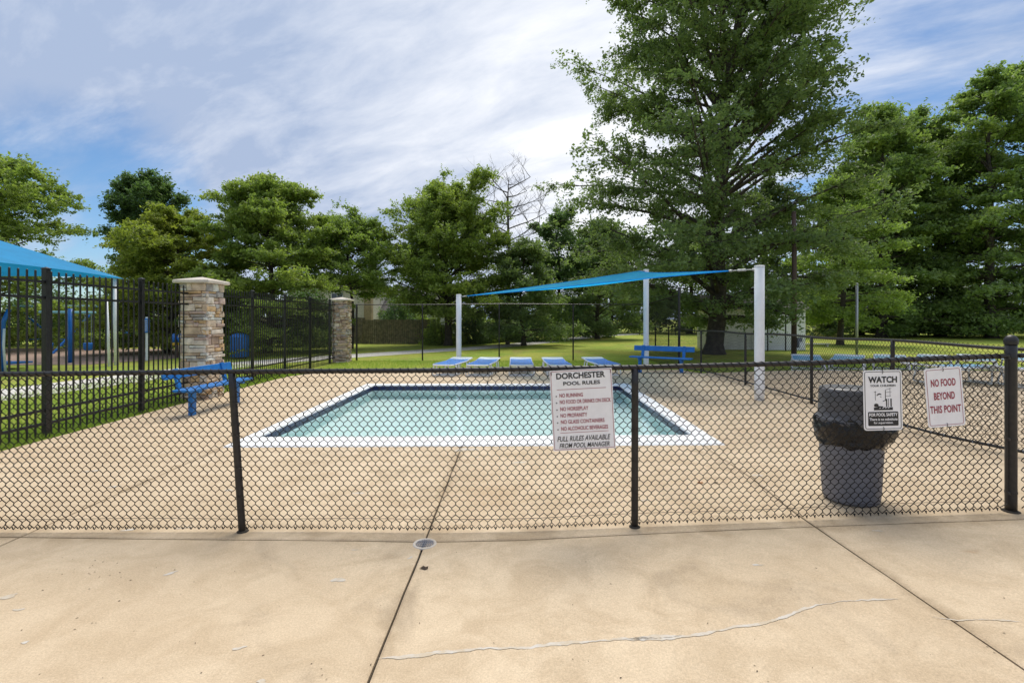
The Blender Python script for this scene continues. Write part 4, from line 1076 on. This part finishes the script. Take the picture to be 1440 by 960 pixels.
def window(b_parent, x, z, w_, h_, y):
    b = MB()
    for (a0, a1, c0, c1) in ((x-w_/2-.06, x+w_/2+.06, z-h_/2-.06, z-h_/2), (x-w_/2-.06, x+w_/2+.06, z+h_/2, z+h_/2+.06), (x-w_/2-.06, x-w_/2, z-h_/2, z+h_/2), (x+w_/2, x+w_/2+.06, z-h_/2, z+h_/2), (x-.02, x+.02, z-h_/2, z+h_/2)):
        b.box((a0, y-.05, c0), (a1, y-.003, c1))
    f = b.build('window', M_white, b_parent); q = MB(); q.box((x-w_/2, y-.02, z-h_/2), (x+w_/2, y-.004, z+h_/2)); q.build('pane', M_glass, f)
def house(x, y, w_, d_, h_, rh, m, label, wins, chim=None, gable=False):
    t = thing('house', (x, y, 0), label, 'house')
    b = MB(); b.box((-w_/2, 0, -.1), (w_/2, d_, h_)); b.build('wall', m, t)
    b = MB(); siding(b, (-w_/2, 0, 0), (w_/2, 0, 0), .3, h_, (0, -1, 0), .2); b.build('siding', m, t, kind='stuff')
    b = MB()
    if gable: b.add([(-w_/2-.3, -.3, h_), (w_/2+.3, -.3, h_), (0, -.3, h_+rh), (-w_/2-.3, d_+.3, h_), (w_/2+.3, d_+.3, h_), (0, d_+.3, h_+rh)], [(0, 1, 2), (3, 5, 4), (1, 4, 5, 2), (0, 2, 5, 3), (0, 3, 4, 1)])
    else: b.add([(-w_/2-.3, -.4, h_-.05), (w_/2+.3, -.4, h_-.05), (w_/2+.3, d_/2, h_+rh), (-w_/2-.3, d_/2, h_+rh), (-w_/2-.3, d_+.4, h_-.05), (w_/2+.3, d_+.4, h_-.05)], [(0, 1, 2, 3), (3, 2, 5, 4), (1, 5, 2), (0, 3, 4), (0, 4, 5, 1)])
    r = b.build('roof', M_roof, t)
    for (wx, wz) in wins: window(t, wx, wz, .9, 1.2, -.022)
    if chim:
        cx, cy, cw, ch, cm = chim
        b = MB(); b.bbox((cx-cw/2, cy, -.1), (cx+cw/2, cy+.6, ch), .02); b.bbox((cx-cw/2-.06, cy-.06, ch-.01), (cx+cw/2+.06, cy+.66, ch+.12), .02); b.build('chimney', cm, t)
    return t
house(-15.5, 41, 6.4, 8, 4.4, .9, M_cream, 'cream two storey house glimpsed behind the slender tree and far pillar', [(-1.6, 3.2), (.9, 3.2), (1.9, 1.5)], (3.52, -.3, .62, 5.6, M_tan))
house(-9.6, 46, 6.6, 8, 2.5, 2.4, M_grey, 'pale grey house with a red brick chimney glimpsed under the dense maple', [(1.2, 1.4)], (3.7, -.3, .62, 3.8, M_brick))
house(-36, 44, 11, 8, 2.7, .7, M_cream, 'low pale house behind the board fence at the far left', [(-3.5, 2.05), (-1.5, 2.05), (1.2, 2.05), (3.6, 2.05)])

# ------------------------------------------------------------------ trees
def grow_tree(loc, label, cat, H, base, ts_, rs_, m, seed, nprim=60, nsec=7, ncl=4, nl=26, sig=.33, leaf=.16, drop=.25, rise=.45, tr=.22, up=.7, flat=.45, asym=(0, 0), bark=None, name='tree', leader=True, jit=True, topshift=0.0, rv=(.62, 1.22)):
    rng = np.random.default_rng(seed); rg = random.Random(seed)
    t = thing(name, loc, label, cat, None)
    tb = MB(); lean = (rg.uniform(-.3, .3)+topshift, rg.uniform(-.3, .3))
    tp_ = lambda z: Vector((lean[0]*(z/H)**2+.12*math.sin(z*.9+seed), lean[1]*z/H+.12*math.cos(z*.7+seed), z)) - Vector((.12*math.sin(seed), .12*math.cos(seed), 0))
    zs = [-.1, .15, .5]+[H*.97*i/12 for i in range(1, 13)]
    zs = sorted(zs); rad = [tr*(1.55 if z < .1 else 1.25 if z < .3 else 1)*max(.06, (1-z/H))**.8 for z in zs]
    tb.tube([tp_(z) for z in zs], rad, 10)
    C = []
    ga = rg.uniform(0, 6)
    for i in range(nprim):
        u = (i+.5)/nprim; u = u**.9; zz = base+(H-base)*.97*min(1, max(0, u+rg.uniform(-.04, .04)*(1 if jit else 0)))
        R = float(np.interp(u, ts_, rs_))*rg.uniform(*rv); ga += 2.39996+rg.uniform(-.3, .3)
        R *= 1+asym[0]*math.cos(ga)+asym[1]*math.sin(ga)
        p0 = tp_(max(.5, zz-R*.25*(1-u)))
        d = Vector((math.cos(ga), math.sin(ga), 0)); ri = rise*(.35+1.1*u)*R*rg.uniform(.45, 1.6); dr_ = drop*R*(1-u*.7)
        f = lambda s, R=R, d=d, ri=ri, dr_=dr_, p0=p0: p0+d*R*s+Vector((0, 0, ri*s-dr_*s*s*1.3))
        tb.tube([f(s/4) for s in range(5)], [max(.012, tr*.34*(1-u*.6)*(1-s/4.6)) for s in range(5)], 5, cap=False)
        for j in range(nsec):
            s = rg.uniform(.22, 1.0)**.8; q0 = f(s); a2 = ga+rg.choice([-1, 1])*rg.uniform(.3, 1.35); l2 = (.42*(1-.45*s)*R+.25)*rg.uniform(.6, 1.25)
            d2 = Vector((math.cos(a2), math.sin(a2), rg.uniform(-.12, .35)))
            q1 = q0+d2*l2*.6+Vector((0, 0, .05)); q2 = q0+d2*l2+Vector((0, 0, -.12*l2))
            tb.tube([q0, q1, q2], [max(.008, tr*.09*(1-s*.4)), .010, .004], 3, cap=False)
            for c in range(ncl):
                w2 = (c+rg.uniform(.2, 1.0))/ncl; p = q0.lerp(q2, w2); C.append((p.x, p.y, p.z, rg.uniform(.6, 1.25)))
        C.append((*f(1.0), 1.0))
    C = np.array(C); ntw = 4; T = np.repeat(C, ntw, 0)
    out = T[:, :3]-np.array([0, 0, base+(H-base)*.35]); out /= np.linalg.norm(out, axis=1)[:, None]
    td = rng.normal(size=(len(T), 3))*np.array([1, 1, flat])+out*.75+np.array([0, 0, .22]); td /= np.linalg.norm(td, axis=1)[:, None]
    tl = sig*rng.uniform(.7, 2.3, len(T))*T[:, 3]; ts0 = T[:, :3]+rng.normal(size=(len(T), 3))*sig*.35*np.array([1, 1, flat])
    k_ = max(3, int(nl/ntw)); u_ = rng.random((len(T), k_))**.8
    L = ts0[:, None, :]+td[:, None, :]*(tl[:, None]*u_)[..., None]+rng.normal(size=(len(T), k_, 3))*sig*.20
    L[..., 2] -= (u_**2*tl[:, None])*.18
    L = L.reshape(-1, 3)
    L = L[L[:, 2] > .25]
    tb.build('trunk', bark or M_bark, t, smooth=True)
    leaves('crown', L, leaf, m, t, rng, up*.6)
    return t
O1 = [0, .06, .18, .35, .55, .75, .9, 1]
# the big oak
grow_tree((9.7, 23.6, -.03), 'very tall oak with an airy grey green crown filling the upper right', 'tree', 20.5, 2.25,
          [0, .08, .2, .35, .55, .75, .9, 1], [3.8, 6.0, 6.4, 6.1, 5.3, 4.8, 4.2, 3.0], L_oak, 12, nprim=160, nsec=10, ncl=5, nl=32, sig=.31, leaf=.155, drop=.20, rise=.85, tr=.42, flat=.75, topshift=1.6, asym=(-.10, 0))
# left to right
grow_tree((-28.2, 25, -.03), 'broad yellow green tree cut by the left picture edge, behind the canopy', 'tree', 9.6, 1.2, O1, [4, 5.2, 5.8, 5.6, 4.6, 3.3, 2, .6], L_mid, 21, 80, 10, 5, 34, .27, .16, .15, .6, .25, flat=.6)
grow_tree((-25.9, 35, -.03), 'dark green upright tree rising behind the yellow green tree', 'tree', 10.7, 2.5, O1, [1.5, 2.1, 2.5, 2.5, 2.2, 1.9, 1.3, .5], L_dark, 22, 60, 8, 5, 28, .28, .19, .1, .9, .2, flat=.9)
grow_tree((-17.0, 24.2, -.03), 'spreading yellow green tree left of the nearer pillar', 'tree', 6.6, .9, O1, [2.2, 2.9, 3.3, 3.2, 2.8, 2.2, 1.4, .4], L_yel, 23, 85, 9, 5, 32, .22, .13, .12, .40, .16, flat=.45)
grow_tree((-12.3, 24.6, -.03), 'pointed pin oak with layered branches behind the nearer pillar', 'tree', 8.5, .8, O1, [3.2, 3.9, 3.9, 3.6, 2.9, 1.9, 1.3, .5], L_mid, 24, 105, 10, 5, 32, .22, .13, .2, .45, .2, flat=.42)
grow_tree((-9.2, 28.0, -.03), 'slender fresh green tree standing before the cream house', 'tree', 6.7, 3.5, O1, [1.4, 2.1, 2.5, 2.4, 2.1, 1.5, 1, .4], L_light, 25, 64, 8, 4, 28, .23, .13, .05, .8, .12, flat=.6)
grow_tree((-4.1, 31.5, -.03), 'dense dark maple with a broad cone crown in the middle of the picture', 'tree', 9.5, 2.3, O1, [3.0, 3.9, 4.0, 3.7, 3.0, 2.0, 1.1, .3], L_mid, 26, 125, 10, 5, 34, .25, .145, .1, .9, .24, flat=.8)
grow_tree((.75, 31.2, -.03), 'dark scrubby tree right of the dense maple, below the bare tree', 'tree', 6.3, .6, O1, [2.0, 2.6, 2.8, 2.5, 2.1, 1.6, .9, .3], L_oak, 27, 50, 7, 4, 26, .3, .17, .1, .5, .15, flat=.7)
grow_tree((3.9, 40, -.03), 'dark upright evergreen looking tree left of the big oak crown', 'tree', 9.3, .8, O1, [1.7, 2.2, 2.3, 2.2, 2.1, 1.8, 1.4, .8], L_dark, 28, 54, 7, 4, 28, .28, .18, .05, .9, .18, flat=.9)
grow_tree((7.3, 42, -.03), 'rounded mid green tree behind the left side of the big oak', 'tree', 9.4, .6, O1, [3.2, 3.8, 3.8, 3.5, 3.0, 2.3, 1.3, .5], L_oak, 29, 60, 8, 4, 26, .34, .2, .1, .6, .2, flat=.7)
grow_tree((21.4, 32, -.03), 'bright leaved tree between the big oak and the woods on the right', 'tree', 10.6, 2.0, O1, [2.0, 2.5, 2.7, 2.7, 2.4, 1.9, 1.3, .5], L_light, 30, 60, 8, 4, 26, .32, .17, .25, .45, .2, flat=.4)
# tall wood edge on the right
RT = [(34.6, 46, 20.6, 5.0, L_right, 31, 'tall tree with a rounded top, first of the wood edge right of the big oak'),
      (40.5, 50, 21.5, 5.6, L_right, 32, 'tall tree with a dark middle, second of the wood edge on the right'),
      (42.5, 43.5, 22.6, 5.8, L_right, 33, 'tall forked tree with a visible trunk foot, third of the wood edge on the right'),
      (49.0, 46, 25.5, 6.5, L_right, 34, 'tallest tree of the wood edge, at the right picture edge'),
      (43.2, 49.5, 20.5, 5.6, L_right, 35, 'tall tree behind the gap left of the forked tree of the wood edge'),
      (36.8, 52, 18.5, 5.2, L_wood, 36, 'dark tree behind the first and second trees of the wood edge')]
for (x, y, h_, r_, m_, sd_, lb) in RT:
    grow_tree((x, y, -.03), lb, 'tree', h_, 1.6, O1, [r_*.8, r_, r_, r_*.96, r_*.85, r_*.68, r_*.48, r_*.2], m_, sd_, 84, 8, 4, 24, .5, .29, .32, .55, .42, flat=.45)
for i, (x, y, h_, r_, lb) in enumerate([(26, 50, 15, 5.0, 'shaded tree in the gap between the bright tree and the wood edge'), (58, 50, 22, 7, 'shaded tree beyond the right picture edge'), (21, 58, 13, 5, 'dark tree far behind the light pole'), (12, 60, 12, 5, 'dark tree far behind the shed')]):
    grow_tree((x, y, -.03), lb, 'tree', h_, 1.2, O1, [r_*.85, r_, r_, r_*.95, r_*.8, r_*.6, r_*.4, r_*.2], L_wood, 40+i, 60, 7, 4, 20, .5, .30, .2, .5, .3, flat=.5)
# woodland mass behind everything
rng = np.random.default_rng(99)
def mass(name, pts, m, n, size, label=None):
    C_ = []
    for (x, y, z, rx, ry, rz) in pts:
        k = int(n*rx*rz/10); d = rng.normal(size=(k, 3)); d /= np.linalg.norm(d, axis=1)[:, None]
        d *= (rng.random(k)**.35)[:, None]; d *= 1+.22*np.sin(d[:, :1]*9+x)+.15*np.cos(d[:, 2:]*11+y)
        C_.append(np.stack([x+d[:, 0]*rx, y+d[:, 1]*ry, z+d[:, 2]*rz], 1))
    C_ = np.concatenate(C_); C_ = C_[C_[:, 2] > -.02]
    return leaves(name, C_, size, m, None, rng, .5, kind='stuff')
pts = []
for i in range(46):
    x = -62+i*3.4+random.uniform(-1, 1); hh = random.uniform(4.5, 7) if x < 10 else random.uniform(6.5, 9.5)
    pts.append((x, 66+random.uniform(-4, 5), hh*.5, 3.4, 3.0, hh*.55))
for i in range(26):
    x = 6+i*2.9; pts.append((x, 61+random.uniform(-2, 3), 1.5, 2.4, 2, 1.9))
tag(mass('woodland', pts, L_wood, 640, .42), 'dark woodland understory behind the lawn and far fence', 'woodland')
# bushes
def bush(x, y, rx, ry, h_, m, label, seed, n=5200, leaf=.12):
    rng_ = np.random.default_rng(seed); t = thing('bush', (x, y, -.03), label, 'bush')
    d = rng_.normal(size=(n, 3)); d[:, 2] = np.abs(d[:, 2]); d /= np.linalg.norm(d, axis=1)[:, None]; r = rng_.random(n)**.22
    bump = 1+.16*np.sin(d[:, 0]*7+seed)+.14*np.cos(d[:, 1]*8+seed)+.10*np.sin(d[:, 2]*11+d[:, 0]*6)+rng_.normal(size=n)*.05
    C_ = d*(r*bump)[:, None]*np.array([rx, ry, h_])
    leaves('foliage', C_, leaf, m, t, rng_, .5)
    b = MB(); rg = random.Random(seed)
    for i in range(7):
        a = rg.uniform(0, 6.3); b.tube([(rg.uniform(-.1, .1), rg.uniform(-.1, .1), -.05), (rx*.4*math.cos(a), ry*.4*math.sin(a), h_*.5), (rx*.6*math.cos(a), ry*.6*math.sin(a), h_*.8)], [.03, .02, .008], 4)
    b.build('stem', M_bark, t); return t
for i, (px_, Y, wpx, toppx, m_, lb) in enumerate([(598, 35, 36, 441, L_mid, 'low mid green bush at the right end of the weathered board fence'),
        (625, 33, 58, 452, L_mid, 'wide rounded mid green bush under the dense maple'), (668, 34, 34, 436, L_dark, 'tall dark bush just right of the left white post'),
        (690, 36, 30, 445, L_mid, 'mid green bush beside the path bend'), (735, 37, 38, 420, L_dark, 'dark bush behind the third post of the tall fence'), (775, 38, 46, 412, L_light, 'big rounded bush mound left of the path end'),
        (835, 46, 46, 436, L_dark, 'dark bush where the path vanishes'), (715, 38, 26, 405, L_dark, 'narrow tall bush under the bare tree')]):
    bush((px_-720)*Y/F, Y, wpx*Y/F*.62, 1.6, CAMH+.03+(HOR-toppx)*Y/F, m_, lb, 60+i, 7500, .14)
for i, (px_, Y, wpx, toppx, m_, lb) in enumerate([(430, 31, 60, 395, L_dark, 'dark leafy shrub behind the second iron fence, left of the cream house'), (180, 31, 60, 400, L_dark, 'dark shrub behind the canopy pole'), (290, 32, 70, 400, L_dark, 'dark shrub behind the nearer stone pillar'), (60, 32, 80, 395, L_dark, 'dark shrub behind the swing set'), (560, 39, 40, 415, L_dark, 'dark shrub between the two houses')]):
    bush((px_-720)*Y/F, Y, wpx*Y/F*.7, 2.0, CAMH+(HOR-toppx)*Y/F, m_, lb, 80+i, 9000, .17)
# the bare tree
def dead_tree(loc, H):
    t = thing('bare_tree', loc, 'leafless dead tree rising beside the dense maple', 'tree'); b = MB(); rg = random.Random(5)
    def br(p, d, L, r, lv):
        q = [p]; dd = Vector(d)
        for i in range(4):
            dd = (dd+Vector((rg.uniform(-.18, .18), rg.uniform(-.18, .18), rg.uniform(-.06, .16)))).normalized(); q.append(q[-1]+dd*L/4)
        b.tube(q, [r*1.1*(1-.15*i) for i in range(5)], 5 if lv < 2 else 3, cap=False)
        if lv >= 4: return
        for k in range(3 if lv < 3 else 4):
            s = rg.choice([1, 2, 3, 4]); a = rg.uniform(0, 2*PI); side = Vector((math.cos(a), math.sin(a)*.7, rg.uniform(.0, .5)))
            br(q[s], (dd*.55+side*.8).normalized(), L*rg.uniform(.5, .75), r*.5, lv+1)
    b.tube([(0, 0, -.1), (.1, 0, H*.5), (.0, 0, H*.86), (.1, 0, H)], [.17, .12, .06, .015], 8)
    for k in range(20):
        z = H*(.50+.48*k/20); a = k*2.4
        br(Vector((.05, 0, z)), Vector((math.cos(a), math.sin(a)*.6, .22)).normalized(), (2.5 if z < H*.8 else 1.8)*rg.uniform(.8, 1.2), .045, 1)
    b.build('branches', M_barkg, t)
dead_tree((-.30, 33, -.03), 11.2)

# ------------------------------------------------------------------ grass blades near the fences
rng = np.random.default_rng(5)
def blades(n, xs, ys, hh):
    x = rng.uniform(*xs, n); y = rng.uniform(*ys, n); return x, y, np.full(n, hh)
X1, Y1, H1 = [], [], []
for (xr, yr, n_, hh) in (((-7.6, -6.36), (3.5, 16), 26000, .055), ((-11, -7.6), (6, 18), 16000, .055), ((-6.6, 5.6), (15.75, 19.8), 22000, .05), ((5.5, 14), (14.0, 20), 14000, .05)):
    a, c, d = blades(n_, xr, yr, hh); X1.append(a); Y1.append(c); H1.append(d)
x = np.concatenate(X1); y = np.concatenate(Y1); h_ = np.concatenate(H1)*rng.uniform(.5, 1.5, len(x))
le = np.array([leftedge(q)-.02 for q in y]); keep = ~((y < 15.8) & (x > le+.0) & (x < 5.4)); x, y, h_ = x[keep]+rng.normal(0, .01, keep.sum()), y[keep], h_[keep]
a = rng.uniform(0, 2*PI, len(x)); dx = np.cos(a); dy = np.sin(a); wd = rng.uniform(.003, .008, len(x)); ln = rng.normal(0, .03, (len(x), 2))
V = np.stack([np.stack([x-dx*wd, y-dy*wd, np.full(len(x), -.03)], 1), np.stack([x+dx*wd, y+dy*wd, np.full(len(x), -.03)], 1), np.stack([x+ln[:, 0], y+ln[:, 1], -.03+h_*1.25], 1)], 1)
o = mesh_np('grass', V, len(x), L_grass, None, rng.random(len(x)), n=3, kind='stuff')
tag(o, 'short green grass blades along the deck edge and iron fences', 'grass')
